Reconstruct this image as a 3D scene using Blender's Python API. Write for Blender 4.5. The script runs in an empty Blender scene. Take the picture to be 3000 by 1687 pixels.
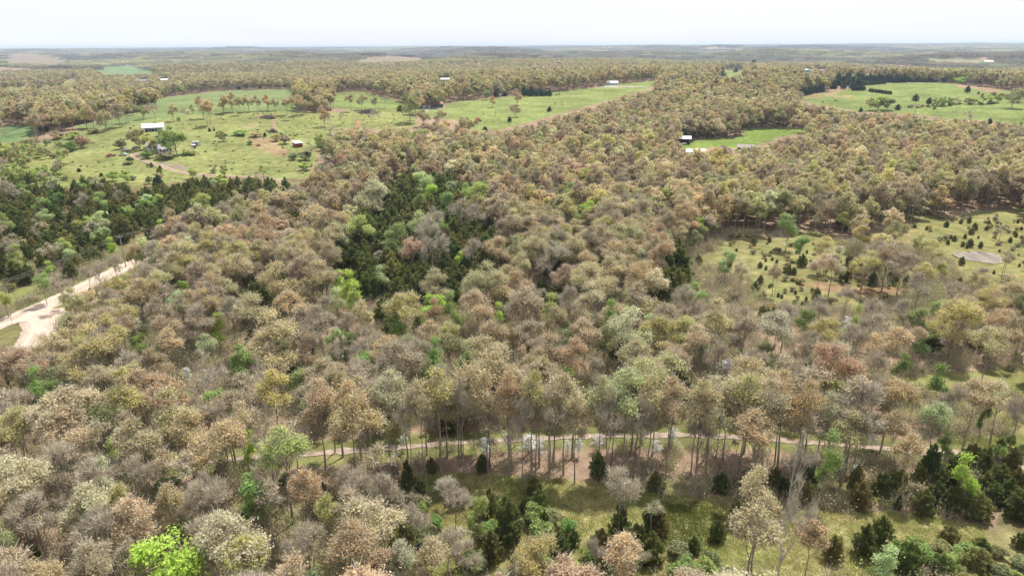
import bpy, math, random
import numpy as np
from mathutils import Matrix, Vector
rng = np.random.default_rng(7); random.seed(7)
SC = bpy.context.scene
COL = SC.collection
W0, H0, FPX = 3000.0, 1687.0, 2000.0
CAMH = 66.0
PITCH = math.atan((843.5 - 134) / FPX)
ROLL = 0.0057
# ---------------------------------------------------------------- camera
cp, sp = math.cos(PITCH), math.sin(PITCH)
F = np.array([0, cp, -sp]); R0 = np.array([1.0, 0, 0]); U0 = np.array([0, sp, cp])
CX = R0 * math.cos(ROLL) - U0 * math.sin(ROLL)
CY = U0 * math.cos(ROLL) + R0 * math.sin(ROLL)
CAM = np.array([0, 0, CAMH])
cd = bpy.data.cameras.new('camera'); cam = bpy.data.objects.new('camera', cd); COL.objects.link(cam)
cd.sensor_width = 36; cd.lens = 36 * FPX / W0; cd.clip_end = 60000; cd.clip_start = 1
cam.matrix_world = Matrix(((CX[0], CY[0], -F[0], 0), (CX[1], CY[1], -F[1], 0), (CX[2], CY[2], -F[2], CAMH), (0, 0, 0, 1)))
SC.camera = cam
# ---------------------------------------------------------------- light
SUN_AZ, SUN_EL = math.radians(36), math.radians(63)      # azimuth clockwise from the view direction
wd = bpy.data.worlds.new('World'); SC.world = wd; wd.use_nodes = True
nt = wd.node_tree; nt.nodes.clear()
wo = nt.nodes.new('ShaderNodeOutputWorld'); bg = nt.nodes.new('ShaderNodeBackground')
sky = nt.nodes.new('ShaderNodeTexSky'); sky.sky_type = 'NISHITA'; sky.sun_disc = False
sky.sun_elevation = SUN_EL; sky.sun_rotation = SUN_AZ
sky.air_density = 1.0; sky.dust_density = 2.2; sky.ozone_density = 1.5; sky.altitude = 300
# thin high veil of cloud mixed into the sky
tc = nt.nodes.new('ShaderNodeTexCoord'); mp = nt.nodes.new('ShaderNodeMapping'); mp.inputs['Scale'].default_value = (1.2, 1.2, 9)
mp.inputs['Rotation'].default_value = (0.05, 0.12, 0.6)
nz = nt.nodes.new('ShaderNodeTexNoise'); nz.inputs['Scale'].default_value = 1.7; nz.inputs['Detail'].default_value = 6
cr = nt.nodes.new('ShaderNodeMapRange'); cr.inputs[1].default_value = .40; cr.inputs[2].default_value = .68
cr.inputs[3].default_value = .84; cr.inputs[4].default_value = 1.0
mx = nt.nodes.new('ShaderNodeMix'); mx.data_type = 'RGBA'; mx.inputs[7].default_value = (5.7, 5.85, 6.15, 1)
nt.links.new(tc.outputs['Generated'], mp.inputs[0]); nt.links.new(mp.outputs[0], nz.inputs['Vector'])
nt.links.new(nz.outputs[0], cr.inputs[0]); nt.links.new(cr.outputs[0], mx.inputs[0])
nt.links.new(sky.outputs[0], mx.inputs[6]); nt.links.new(mx.outputs[2], bg.inputs[0])
bg.inputs[1].default_value = 0.125
nt.links.new(bg.outputs[0], wo.inputs[0])
sl = bpy.data.lights.new('sun', 'SUN'); sl.energy = 4.8; sl.angle = math.radians(0.5); sl.color = (1, .955, .88)
so = bpy.data.objects.new('sun', sl); COL.objects.link(so)
sdir = Vector((math.sin(SUN_AZ) * math.cos(SUN_EL), math.cos(SUN_AZ) * math.cos(SUN_EL), math.sin(SUN_EL)))
so.rotation_euler = sdir.to_track_quat('Z', 'Y').to_euler(); so.location = (0, 0, 300)
SC.view_settings.view_transform = 'Standard'; SC.view_settings.look = 'None'
SC.view_settings.exposure = 0.50; SC.view_settings.gamma = 1
cy = SC.cycles
cy.max_bounces = 5; cy.diffuse_bounces = 3; cy.glossy_bounces = 2; cy.transmission_bounces = 3; cy.volume_bounces = 0
cy.transparent_max_bounces = 4; cy.use_denoising = True; cy.caustics_reflective = False; cy.caustics_refractive = False
cy.volume_step_rate = 20

def lin(c):
    c = np.asarray(c, float) / 255.0
    return np.where(c <= 0.04045, c / 12.92, ((c + 0.055) / 1.055) ** 2.4)
# ---------------------------------------------------------------- terrain
def sstep(a, b, x):
    t = np.clip((x - a) / (b - a), 0, 1); return t * t * (3 - 2 * t)
_nr = np.random.default_rng(11)
_w = []
for wl, am in ((2600, 1.0), (1700, .8), (1100, .55), (700, .34), (430, .17)):
    for k in range(3):
        a = _nr.uniform(0, 2 * math.pi); _w.append((2 * math.pi / wl / _nr.uniform(.8, 1.2), a, _nr.uniform(0, 6.28), am / 2))
BUMPS = []
def terrain(x, y):
    x = np.asarray(x, float); y = np.asarray(y, float); d = np.hypot(x, y)
    z = np.zeros_like(d)
    for k, a, ph, am in _w:
        z = z + am * np.sin(k * (x * math.cos(a) + y * math.sin(a)) + ph)
    amp = .8 + sstep(900, 3800, d) * 22 + sstep(4000, 9000, d) * 5
    z = z * amp * sstep(60, 500, d) * (1 - .85 * sstep(6500, 11500, d))
    z = z + .35 * np.sin(x / 9.0 + 1) * np.sin(y / 11.0) + .8 * np.sin(x / 41.0) * np.sin(y / 37.0 + 2)
    z = z - 14 * sstep(1500, 3200, d) + 58 * sstep(5200, 13500, d)
    for bx, by, r, h in BUMPS:
        z = z + h * np.exp(-((x - bx) ** 2 + (y - by) ** 2) / (2 * r * r))
    return z
_t = np.exp(np.linspace(math.log(40), math.log(30000), 5000))
def ray(px, py):
    d = F + CX * ((px - 1500) / FPX) + CY * ((843.5 - py) / FPX)
    return d / np.linalg.norm(d)
def P(px, py, zoff=0.0):
    """point of the ground seen at a picture position (or the foot of something whose height zoff is seen there)"""
    d = ray(px, py); X = d[0] * _t; Y = d[1] * _t; Z = CAMH + d[2] * _t
    f = Z - terrain(X, Y) - zoff
    i = np.argmax(f < 0)
    if f[i] >= 0: i = len(_t) - 1
    a, b = _t[max(i - 1, 0)], _t[i]
    for _ in range(12):
        m = (a + b) / 2
        if CAMH + d[2] * m - terrain(d[0] * m, d[1] * m) - zoff < 0: b = m
        else: a = m
    m = (a + b) / 2; x, y = d[0] * m, d[1] * m
    return float(x), float(y), float(terrain(x, y))
def proj(x, y, z):
    dx, dy, dz = x, y, z - CAMH
    w = dx * F[0] + dy * F[1] + dz * F[2]; w = np.where(w < 1, 1, w)
    return 1500 + FPX * (dx * CX[0] + dy * CX[1] + dz * CX[2]) / w, 843.5 - FPX * (dx * CY[0] + dy * CY[1] + dz * CY[2]) / w
for (px, py, r, h) in ((560, 395, 120, 10), (2750, 300, 230, 12), (1800, 262, 300, 14), (800, 335, 130, 6), (1150, 290, 200, 5)):
    b = P(px, py); BUMPS.append((b[0], b[1], r, h))

def inpoly(px, py, poly):
    px = np.asarray(px, float); py = np.asarray(py, float); c = np.zeros(px.shape, bool); n = len(poly)
    for i in range(n):
        x1, y1 = poly[i]; x2, y2 = poly[(i + 1) % n]
        if y1 == y2: continue
        m = ((y1 > py) != (y2 > py)) & (px < (x2 - x1) * (py - y1) / (y2 - y1) + x1)
        c ^= m
    return c
# fields, as they are seen in the picture: (polygon, lit colour, open)
G_PAST, G_MID, G_BRIGHT, G_WHEAT, G_DRY, G_NEAR = (166, 175, 110), (161, 178, 108), (152, 175, 90), (136, 164, 112), (178, 156, 128), (198, 190, 134)
FIELDS = [
 ([(0, 372), (60, 366), (112, 368), (104, 400), (60, 412), (0, 418)], G_WHEAT, 1),
 ([(385, 302), (480, 287), (640, 266), (850, 262), (880, 300), (870, 330), (640, 350), (520, 345), (390, 372), (300, 376), (250, 384), (210, 372), (300, 350), (470, 318)], (148, 170, 112), 1),
 ([(985, 272), (1060, 268), (1180, 300), (1235, 322), (1220, 330), (1130, 322), (1050, 325), (960, 312)], (150, 172, 105), 1),
 ([(110, 420), (200, 392), (330, 372), (560, 338), (700, 328), (1000, 328), (1130, 322), (1215, 325), (1222, 372), (1130, 380), (1010, 380), (965, 392), (955, 420), (930, 440), (930, 478), (900, 490), (950, 528), (840, 520), (740, 516), (600, 512), (500, 530), (400, 548), (300, 520), (190, 500), (190, 450)], G_PAST, 1),
 ([(1241, 338), (1245, 325), (1300, 318), (1310, 302), (1500, 282), (1700, 262), (1750, 256), (1800, 248), (1900, 238), (1927, 238), (1900, 262), (1850, 275), (1800, 290), (1700, 318), (1600, 345), (1480, 378), (1400, 386), (1330, 352), (1265, 342)], G_MID, 1),
 ([(1985, 428), (2023, 413), (2116, 405), (2175, 401), (2179, 381), (2241, 376), (2342, 376), (2404, 383), (2350, 389), (2334, 395), (2272, 404), (2256, 416), (2206, 430), (2160, 436), (2124, 434), (2060, 432), (2010, 438)], G_BRIGHT, 1),
 ([(2346, 286), (2427, 271), (2477, 265), (2532, 253), (2594, 244), (2738, 242), (2800, 246), (2943, 264), (3010, 273), (3010, 366), (2924, 358), (2854, 352), (2776, 348), (2660, 333), (2582, 330), (2516, 329), (2458, 317), (2373, 302)], (155, 174, 104), 1),
 ([(2445, 213), (2540, 214), (2640, 220), (2640, 228), (2530, 226), (2440, 228)], G_MID, 1),
 ([(2530, 232), (2600, 240), (2594, 244), (2532, 253), (2500, 250)], (165, 175, 115), 1),
 ([(2090, 212), (2130, 205), (2180, 208), (2178, 222), (2120, 224), (2085, 220)], G_MID, 1),
 ([(2940, 612), (3010, 605), (3010, 850), (2890, 848), (2820, 822), (2778, 757), (2700, 732), (2663, 690), (2704, 645)], (168, 166, 108), 1),
 ([(2157, 687), (2269, 700), (2348, 680), (2439, 690), (2476, 732), (2480, 810), (2580, 845), (2670, 848), (2621, 881), (2538, 905), (2373, 900), (2248, 896), (2219, 840), (2165, 800), (2050, 785), (2025, 757), (2083, 735)], (162, 160, 106), 1),
 ([(2590, 1118), (2725, 1092), (3010, 1088), (3010, 1165), (2900, 1155), (2750, 1148), (2650, 1140)], (160, 160, 102), 1),
 ([(2790, 1285), (3010, 1278), (3010, 1338), (2890, 1338), (2810, 1330)], (155, 165, 95), 1),
 ([(1227, 1390), (1400, 1388), (1600, 1405), (1770, 1415), (1890, 1445), (2090, 1455), (2330, 1478), (2480, 1498), (2690, 1505), (2830, 1530), (3010, 1560), (3010, 1700), (1240, 1700), (1200, 1600), (1230, 1500)], G_NEAR, 1),
 ([(24, 872), (60, 838), (112, 828), (106, 862), (70, 884), (34, 900)], (150, 160, 95), 1),
 ([(0, 955), (40, 944), (84, 946), (92, 962), (84, 990), (60, 1010), (0, 1020)], (150, 148, 100), 1),
 ([(145, 900), (185, 890), (205, 915), (180, 940), (150, 945), (140, 925)], (148, 160, 88), 1),
 # far clearings
 ([(0, 158), (66, 156), (128, 160), (210, 178), (186, 188), (116, 190), (39, 186), (0, 186)], G_DRY, 1),
 ([(272, 197), (388, 193), (458, 211), (446, 217), (311, 219), (272, 206)], (140, 176, 125), 1),
 ([(0, 254), (167, 244), (217, 232), (248, 234), (202, 249), (116, 260), (0, 266)], (170, 172, 115), 1),
 ([(1039, 177), (1101, 165), (1140, 165), (1194, 173), (1240, 171), (1291, 173), (1194, 180), (1128, 183), (1039, 183)], (178, 160, 132), 1),
 ([(2660, 170), (2890, 176), (2890, 181), (2700, 177)], (150, 172, 120), 1),
 ([(2970, 174), (3010, 174), (3010, 187), (2970, 184)], (140, 172, 120), 1),
]
DIRT = [
 ([(415, 446), (388, 448), (384, 456), (398, 464), (412, 458)], (200, 180, 150)),
 ([(755, 333), (768, 338), (748, 348), (752, 340)], (205, 180, 145)), ([(795, 345), (812, 350), (810, 378), (796, 376)], (200, 175, 140)),
 ([(720, 372), (758, 360), (756, 366), (725, 382)], (205, 180, 145)), ([(720, 402), (790, 404), (840, 440), (850, 460), (800, 455), (740, 430)], (192, 168, 130)),
 ([(465, 476), (520, 482), (560, 492), (540, 500), (480, 488)], (185, 170, 150)),
 ([(1046, 350), (1056, 352), (1056, 372), (1036, 372)], (205, 165, 130)),
 ([(2440, 272), (2475, 266), (2440, 280), (2380, 290), (2346, 290), (2400, 280)], (196, 170, 135)), ([(2445, 285), (2495, 279), (2492, 286), (2445, 288)], (205, 175, 135)),
 ([(2800, 247), (2900, 258), (2943, 268), (2900, 272), (2860, 262), (2810, 256)], (205, 175, 145)),
 ([(2335, 835), (2400, 828), (2500, 838), (2700, 845), (2680, 860), (2560, 868), (2420, 860)], (180, 152, 118)),
 ([(1236, 322), (1241, 315), (1299, 311), (1300, 316), (1245, 327)], (222, 212, 205)),
 ([(1745, 256), (1785, 247), (1810, 250), (1795, 256)], (230, 225, 222)),
 ([(1790, 252.5), (1903, 253.5), (1903, 256.0), (1790, 256.5)], (215, 205, 180)),
]
# ---------------------------------------------------------------- materials
MATS = {}
def mat_new(name):
    m = bpy.data.materials.new(name); m.use_nodes = True; m.node_tree.nodes.clear(); return m, m.node_tree
def N(t, kind, **kw):
    n = t.nodes.new(kind)
    for k, v in kw.items():
        if k.startswith('i_'): n.inputs[int(k[2:]) if k[2:].isdigit() else k[2:]].default_value = v
        else: setattr(n, k, v)
    return n
def out_surf(t, sh):
    o = t.nodes.new('ShaderNodeOutputMaterial'); t.links.new(sh, o.inputs[0])
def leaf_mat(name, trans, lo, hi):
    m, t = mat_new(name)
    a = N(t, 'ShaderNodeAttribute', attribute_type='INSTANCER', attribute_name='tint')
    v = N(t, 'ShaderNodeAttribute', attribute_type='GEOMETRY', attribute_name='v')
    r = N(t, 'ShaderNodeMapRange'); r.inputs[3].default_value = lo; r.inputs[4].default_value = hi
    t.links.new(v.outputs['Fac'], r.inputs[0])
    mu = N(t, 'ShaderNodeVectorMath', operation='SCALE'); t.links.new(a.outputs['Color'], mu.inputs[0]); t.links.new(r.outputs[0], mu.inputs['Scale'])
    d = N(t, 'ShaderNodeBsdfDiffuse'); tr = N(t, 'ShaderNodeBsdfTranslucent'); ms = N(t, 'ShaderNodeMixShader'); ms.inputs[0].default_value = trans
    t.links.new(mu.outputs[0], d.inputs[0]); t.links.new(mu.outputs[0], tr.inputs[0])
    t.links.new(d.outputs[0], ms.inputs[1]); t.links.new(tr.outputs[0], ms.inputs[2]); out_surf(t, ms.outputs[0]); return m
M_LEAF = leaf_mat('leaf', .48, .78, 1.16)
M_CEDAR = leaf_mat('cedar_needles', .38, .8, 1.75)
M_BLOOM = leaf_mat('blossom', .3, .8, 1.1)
def simple(name, col, rough=.8, var=.25, scale=1.0, metal=0, spec=.3, bump=0):
    m, t = mat_new(name); c = lin(col) if max(col) > 1 else np.array(col)
    tcn = N(t, 'ShaderNodeTexCoord'); nn = N(t, 'ShaderNodeTexNoise'); nn.inputs['Scale'].default_value = scale; nn.inputs['Detail'].default_value = 5
    t.links.new(tcn.outputs['Object'], nn.inputs['Vector'])
    mr = N(t, 'ShaderNodeMapRange'); mr.inputs[1].default_value = .3; mr.inputs[2].default_value = .7; mr.inputs[3].default_value = 1 - var; mr.inputs[4].default_value = 1 + var
    t.links.new(nn.outputs[0], mr.inputs[0])
    mu = N(t, 'ShaderNodeVectorMath', operation='SCALE'); mu.inputs[0].default_value = tuple(c); t.links.new(mr.outputs[0], mu.inputs['Scale'])
    b = N(t, 'ShaderNodeBsdfPrincipled'); b.inputs['Roughness'].default_value = rough; b.inputs['Metallic'].default_value = metal
    b.inputs['Specular IOR Level'].default_value = spec
    t.links.new(mu.outputs[0], b.inputs['Base Color'])
    if bump:
        bp = N(t, 'ShaderNodeBump'); bp.inputs['Strength'].default_value = bump; bp.inputs['Distance'].default_value = .1
        t.links.new(nn.outputs[0], bp.inputs['Height']); t.links.new(bp.outputs[0], b.inputs['Normal'])
    out_surf(t, b.outputs[0]); return m
M_BARK = simple('bark', (.29, .245, .2), var=.35, scale=.8)
M_TWIG = simple('twig', (.48, .42, .325), var=.3, scale=.6)
M_PALEBARK = simple('pale_bark', (.52, .49, .44), var=.3, scale=.7)

def mesh_obj(name, mesh, parent=None, link=True):
    o = bpy.data.objects.new(name, mesh)
    if link: COL.objects.link(o)
    if parent is not None: o.parent = parent
    return o
class MB:
    """collects quads and triangles; vert arrays and face tuples, with a material index and a random v per face"""
    def __init__(s): s.v = []; s.f = []; s.m = []; s.r = []; s.n = 0
    def add(s, verts, faces, mi=0, rv=None):
        b = s.n; s.v.extend([tuple(map(float, p)) for p in verts]); s.n += len(verts)
        for i, f in enumerate(faces):
            s.f.append(tuple(b + k for k in f)); s.m.append(mi)
            s.r.append(random.random() if rv is None else (rv[i] if hasattr(rv, '__len__') else rv))
    def quads(s, V, mi, rv):   # V (n,4,3)
        n = len(V); b = s.n; s.v.extend(map(tuple, V.reshape(-1, 3).tolist())); s.n += 4 * n
        s.f.extend([(b + 4 * i, b + 4 * i + 1, b + 4 * i + 2, b + 4 * i + 3) for i in range(n)]); s.m.extend([mi] * n); s.r.extend(list(map(float, rv)))
    def tube(s, pts, rad, sides=5, mi=0, cap=False):
        pts = np.asarray(pts, float); k = len(pts); V = []
        for i in range(k):
            d = pts[min(i + 1, k - 1)] - pts[max(i - 1, 0)]; d = d / (np.linalg.norm(d) + 1e-9)
            a = np.cross(d, (1, 0, 0)) if abs(d[0]) < .8 else np.cross(d, (0, 1, 0)); a /= np.linalg.norm(a); bb = np.cross(d, a)
            for j in range(sides):
                th = 2 * math.pi * j / sides; V.append(pts[i] + rad[i] * (a * math.cos(th) + bb * math.sin(th)))
        fc = [(i * sides + j, i * sides + (j + 1) % sides, (i + 1) * sides + (j + 1) % sides, (i + 1) * sides + j) for i in range(k - 1) for j in range(sides)]
        s.add(V, fc, mi, .5)
    def box(s, c, sz, mi=0, rz=0):
        c = np.array(c, float); h = np.array(sz, float) / 2; V = []
        for z in (-1, 1):
            for x, y in ((-1, -1), (1, -1), (1, 1), (-1, 1)):
                p = np.array([x * h[0], y * h[1], z * h[2]]); p = np.array([p[0] * math.cos(rz) - p[1] * math.sin(rz), p[0] * math.sin(rz) + p[1] * math.cos(rz), p[2]]); V.append(c + p)
        s.add(V, [(3, 2, 1, 0), (4, 5, 6, 7), (0, 1, 5, 4), (1, 2, 6, 5), (2, 3, 7, 6), (3, 0, 4, 7)], mi, .5)
    def mesh(s, name, mats, smooth=False):
        me = bpy.data.meshes.new(name); me.from_pydata(s.v, [], s.f)
        for m in mats: me.materials.append(m)
        me.polygons.foreach_set('material_index', np.array(s.m, np.int32))
        a = me.attributes.new('v', 'FLOAT', 'FACE'); a.data.foreach_set('value', np.array(s.r, np.float32))
        if smooth: me.polygons.foreach_set('use_smooth', np.ones(len(s.f), bool))
        me.update(); return me
def unit(v): return v / (np.linalg.norm(v, axis=-1, keepdims=True) + 1e-9)
def leafq(g, pos, nrm, size, asp=1.0, jit=.9):
    """leaf quads at pos facing nrm + jitter"""
    n = len(pos); nn = unit(nrm + g.normal(0, jit, (n, 3))); a = unit(np.cross(nn, g.normal(0, 1, (n, 3)))); b = np.cross(nn, a)
    s = (size * g.uniform(.55, 1.3, n))[:, None]; t = s * asp * g.uniform(.7, 1.2, n)[:, None]
    return np.stack([pos - a * s - b * t * .4, pos + a * s * .3 - b * t, pos + a * s + b * t * .4, pos - a * s * .3 + b * t], 1) * 1.0
# ---------------------------------------------------------------- tree prototypes (height 15, given width)
def broadleaf(seed, H=15., w=8., cb=.38, lobes=11, tips=13, per=14, size=.2, twigs=4, lod=0, lean=0., stems=1, clump=.42, twigw=.035, leafy=1., droop=0, tl=1., up=.35, tipr=.012):
    """returns (wood MB, crown MB)"""
    g = np.random.default_rng(seed); T = MB(); C = MB()
    sides = (7, 5, 4)[lod]; r0 = (.0105 if w < 9 else .015) * H * (1 + .05 * g.normal())
    top = np.array([lean * H * g.normal() * .5, lean * H * g.normal() * .5, H * .86])
    ks = np.linspace(0, 1, (8, 5, 4)[lod]); wob = g.normal(0, .012 * H, (len(ks), 3)); wob[:, 2] = 0; wob[0] = 0
    tp = np.array([top * k for k in ks]) + wob * ks[:, None]; tp[0, 2] = -.4
    T.tube(tp, r0 * (1.25 * (1 - ks) ** 3 * .35 + (1 - ks) * .78 + .1), sides)
    def trunk_at(z):
        k = np.clip(z / (H * .86), 0, 1) * (len(ks) - 1); i = int(min(k, len(ks) - 2)); return tp[i] + (tp[i + 1] - tp[i]) * (k - i)
    ch = (1 - cb) * H; cz = cb * H + ch * .5
    skew = g.normal(0, .10 * w, 2); gap = g.uniform(0, 6.283); zsh = g.uniform(-.25, .3)
    for i in range(lobes):
        if i == 0: d = np.array([g.normal() * .15, g.normal() * .15, 1.])
        else:
            ph = i * 2.399963 + g.normal() * .3; el = -(0.35 if cb > .32 else .8) + (1.15 if cb > .32 else 1.6) * ((i * .618034) % 1) ** .8; el += g.normal() * .1
            d = np.array([math.cos(ph) * math.cos(el), math.sin(ph) * math.cos(el), math.sin(el)])
        rl = (w / 2) * g.uniform(.24, .56); rv = min(rl * g.uniform(.7, 1.0), ch * .4)
        c = np.array([0, 0, cz]) + d * np.array([max(w / 2 - rl * .8, .3), max(w / 2 - rl * .8, .3), ch / 2 - rv * .75]) * g.uniform(.72, 1.18)
        c[:2] += skew * (c[2] - cb * H) / ch
        if abs((math.atan2(c[1], c[0]) - gap + math.pi) % 6.283 - math.pi) < .5: c *= np.array([.6, .6, 1.0 - .08 * zsh])
        c[:2] += trunk_at(c[2])[:2] * .8
        hd = np.hypot(*(c[:2])); z0 = max(cb * H * g.uniform(.62, 1.0), c[2] - hd * g.uniform(.7, 1.5) - ch * .18)
        p0 = trunk_at(z0); mid = (p0 + c) / 2 + np.array([0, 0, -.12 * hd]) + g.normal(0, .25, 3); rr = r0 * (1 - z0 / H) * .55 + .02
        if lod < 2 or i % 2 == 0:
            T.tube([p0, mid, c], [rr, rr * .6, rr * .28], max(3, sides - 2))
        nt_ = tips if lod else int(tips * g.uniform(.8, 1.2))
        td = unit(g.normal(0, 1, (nt_, 3)) + d * .8 + np.array([0, 0, .35])); rad = g.uniform(.45, 1.0, nt_) ** .6
        tpos = c + td * rad[:, None] * np.array([rl, rl, rv])
        if droop: tpos[:, 2] -= droop * g.random(nt_) * np.hypot(tpos[:, 0], tpos[:, 1]) * .25
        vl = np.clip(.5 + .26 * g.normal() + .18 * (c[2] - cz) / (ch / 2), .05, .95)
        if lod == 0:
            for q in tpos: 
                m2 = (c * .55 + q * .45) + g.normal(0, .12, 3)
                T.tube([c + (mid - c) * g.uniform(0, .4), m2, q], [rr * .25 + .012, tipr + .008 + rr * .1, tipr], 3)
        if twigs:
            nq = nt_ * twigs; s = np.repeat(tpos, twigs, 0) + g.normal(0, .15, (nq, 3)); dd = unit(np.repeat(td, twigs, 0) + g.normal(0, .75, (nq, 3)) + np.array([0, 0, up]))
            L = tl * g.uniform(.5, 1.5, nq)[:, None]; e = s + dd * L; s = s - dd * L * .5; sd = unit(np.cross(dd, g.normal(0, 1, (nq, 3)))) * twigw * (1, 1.7, 3)[lod]
            C.quads(np.stack([s - sd, s + sd, e + sd * .35, e - sd * .35], 1), 1, g.random(nq))
        nl = int(per * leafy)
        if nl:
            nq = nt_ * nl; pos = np.repeat(tpos, nl, 0) + g.normal(0, clump * (1, 1.0, 1.25)[lod], (nq, 3)) * np.array([1, 1, .7]); nr = np.repeat(td, nl, 0) * 1.0 + np.array([0, 0, .5])
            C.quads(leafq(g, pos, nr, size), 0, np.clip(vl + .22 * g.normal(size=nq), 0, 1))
    return T, C
def cedar(seed, H=6., w=3.2, n=2400, size=.17, blunt=.6, lod=0):
    g = np.random.default_rng(seed); T = MB(); C = MB()
    T.tube([(0, 0, -.3), (0.02, 0, H * .3), (0, .03, H * .93)], [.03 * H ** .8, .02 * H ** .8, .01], 5)
    K = (34, 26, 16)[lod]; per = max(8, n // K); prof = lambda t: ((1 - t) ** blunt) * np.minimum(1, (t + .12) * 3.4) ** .5
    for k in range(K):
        t = ((k + .5) / K) ** 1.12 * .93; t = float(np.clip(t + g.normal() * .03, 0, .95)); a = k * 2.399963 + g.normal() * .35
        L = H * g.uniform(.17, .30) * (1.1 - .35 * t); R_ = prof(t) * w / 2; r0 = R_ * g.uniform(.42, .72) if k < K - 1 else 0
        ax = unit(np.array([math.cos(a) * .62 * (R_ / (w / 2) + .2), math.sin(a) * .62 * (R_ / (w / 2) + .2), g.uniform(.65, 1.0)])); base = np.array([r0 * math.cos(a), r0 * math.sin(a), .03 * H + t * H * .86 - .12 * L])
        if k >= K - 2: ax = np.array([g.normal() * .06, g.normal() * .06, 1.]); base = np.array([0, 0, H * .74 + .06 * H * (k - K + 2)]); L = H * .24
        u = g.random(per) ** .85; wd = (.135 * w + .22 * R_) * (1 - u ** 1.7) * .62 + .03; off = g.normal(0, 1, (per, 3)); off -= (off @ ax)[:, None] * ax; off = unit(off) * (wd * g.uniform(.45, 1.08, per))[:, None]
        pos = base + ax * (u * L)[:, None] + off; pos[:, 2] = np.maximum(pos[:, 2], .05); out = unit(ax * .9 + unit(off) * .55 + g.normal(0, .28, (per, 3))); sd = unit(np.cross(out, g.normal(0, 1, (per, 3)))); s_ = (size * g.uniform(.6, 1.4, per))[:, None]
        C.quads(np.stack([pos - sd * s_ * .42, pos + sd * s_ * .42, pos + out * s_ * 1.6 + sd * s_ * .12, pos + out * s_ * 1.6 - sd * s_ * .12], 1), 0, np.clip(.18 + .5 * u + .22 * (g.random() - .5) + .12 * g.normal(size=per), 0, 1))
    m = 9; zz = [.03, .14, .3, .5, .7, .88]; V = []  # unseen inner core, added to stop light passing through the crown
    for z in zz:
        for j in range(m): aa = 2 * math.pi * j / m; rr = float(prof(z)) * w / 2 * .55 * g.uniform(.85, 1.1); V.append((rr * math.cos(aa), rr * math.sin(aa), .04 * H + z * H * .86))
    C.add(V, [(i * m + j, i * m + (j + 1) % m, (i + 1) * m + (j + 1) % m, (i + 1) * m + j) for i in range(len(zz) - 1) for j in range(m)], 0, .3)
    return T, C
def shrub(seed, H=2.4, w=3.2, n=1700, size=.11, twigs=260, twiggy=1., lod=0):
    g = np.random.default_rng(seed); T = MB(); C = MB(); k = 9
    cs = []
    for i in range(k):
        a = g.uniform(0, 6.28); rr = w * .32 * g.random() ** .5; h = H * g.uniform(.45, .82) * (1 - .3 * rr / (w * .5)); e = np.array([rr * math.cos(a), rr * math.sin(a), h]); cs.append(e)
        T.tube([(e[0] * .2, e[1] * .2, -.1), e * .55, e], [.04, .025, .012], 3)
    cs = np.array(cs); ci = g.integers(0, k, n); d = unit(g.normal(0, 1, (n, 3)) + np.array([0, 0, .3])); rad = w * .2 * (g.uniform(.3, 1, n) ** .5)
    pos = cs[ci] + d * rad[:, None] * np.array([1, 1, .85]); pos[:, 2] = np.abs(pos[:, 2]) + .03
    C.quads(leafq(g, pos, d, size), 0, np.clip(.5 + .12 * (g.random(k)[ci] - .5) * 3 + .22 * g.normal(size=n), 0, 1))
    if twigs:
        nq = twigs; ci = g.integers(0, k, nq); dd = unit(g.normal(0, .6, (nq, 3)) + np.array([0, 0, 1.])); s = cs[ci] * g.uniform(.2, 1, nq)[:, None]; L = g.uniform(.5, 1.2, nq)[:, None] * H * .4
        e = s + dd * L; sd = unit(np.cross(dd, g.normal(0, 1, (nq, 3)))) * (.02, .04)[lod]
        C.quads(np.stack([s - sd, s + sd, e + sd * .4, e - sd * .4], 1), 1, g.random(nq))
    return T, C
def patch(seed, S=60., n=70, H=13.):
    """a low-detail stand of woodland, S metres square"""
    g = np.random.default_rng(seed); C = MB()
    gx = (np.arange(n) % 9 + g.uniform(-.4, .4, n)) / 9 - .45; gy = (np.arange(n) // 9 + g.uniform(-.4, .4, n)) / 8 - .45
    for x, y in zip(gx * S, gy * S):
        h = H * g.uniform(.72, 1.18); w = g.uniform(3.2, 5.2); q = 20
        d = unit(g.normal(0, 1, (q, 3)) + np.array([0, 0, .55])); pos = np.array([x, y, h - w * .8]) + d * np.array([w, w, w * .85]) * g.uniform(.6, 1, q)[:, None]
        C.quads(leafq(g, pos, d, 1.5, jit=.45), 0, np.clip(g.uniform(.25, .75) + .12 * g.normal(size=q), 0, 1))
        C.quads(leafq(g, np.array([[x, y, h * .3]] * 3) + g.normal(0, 1.2, (3, 3)), np.array([[0., -1, 0.1]] * 3), 2.2, jit=.3), 1, g.random(3))
    return C
PROTO = {}    # kind -> {lod: [(wood mesh, crown mesh, joined mesh, H, w)]}
def reg(kind, lod, T, C, H, w, mats_t, mats_c):
    nm = kind; me_t = T.mesh(nm + '_trunk', mats_t) if lod == 0 else None
    me_c = C.mesh(nm + '_crown', mats_c) if lod == 0 else None
    J = MB(); nt_ = len(mats_t); J.v = T.v + C.v; J.n = T.n + C.n; J.f = T.f + [tuple(T.n + k for k in f) for f in C.f]
    J.m = T.m + [nt_ + m for m in C.m]; J.r = T.r + C.r
    PROTO.setdefault(kind, {}).setdefault(lod, []).append((me_t, me_c, J.mesh(nm + '_mesh', mats_t + mats_c), H, w))
LM = [M_LEAF, M_TWIG]
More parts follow.
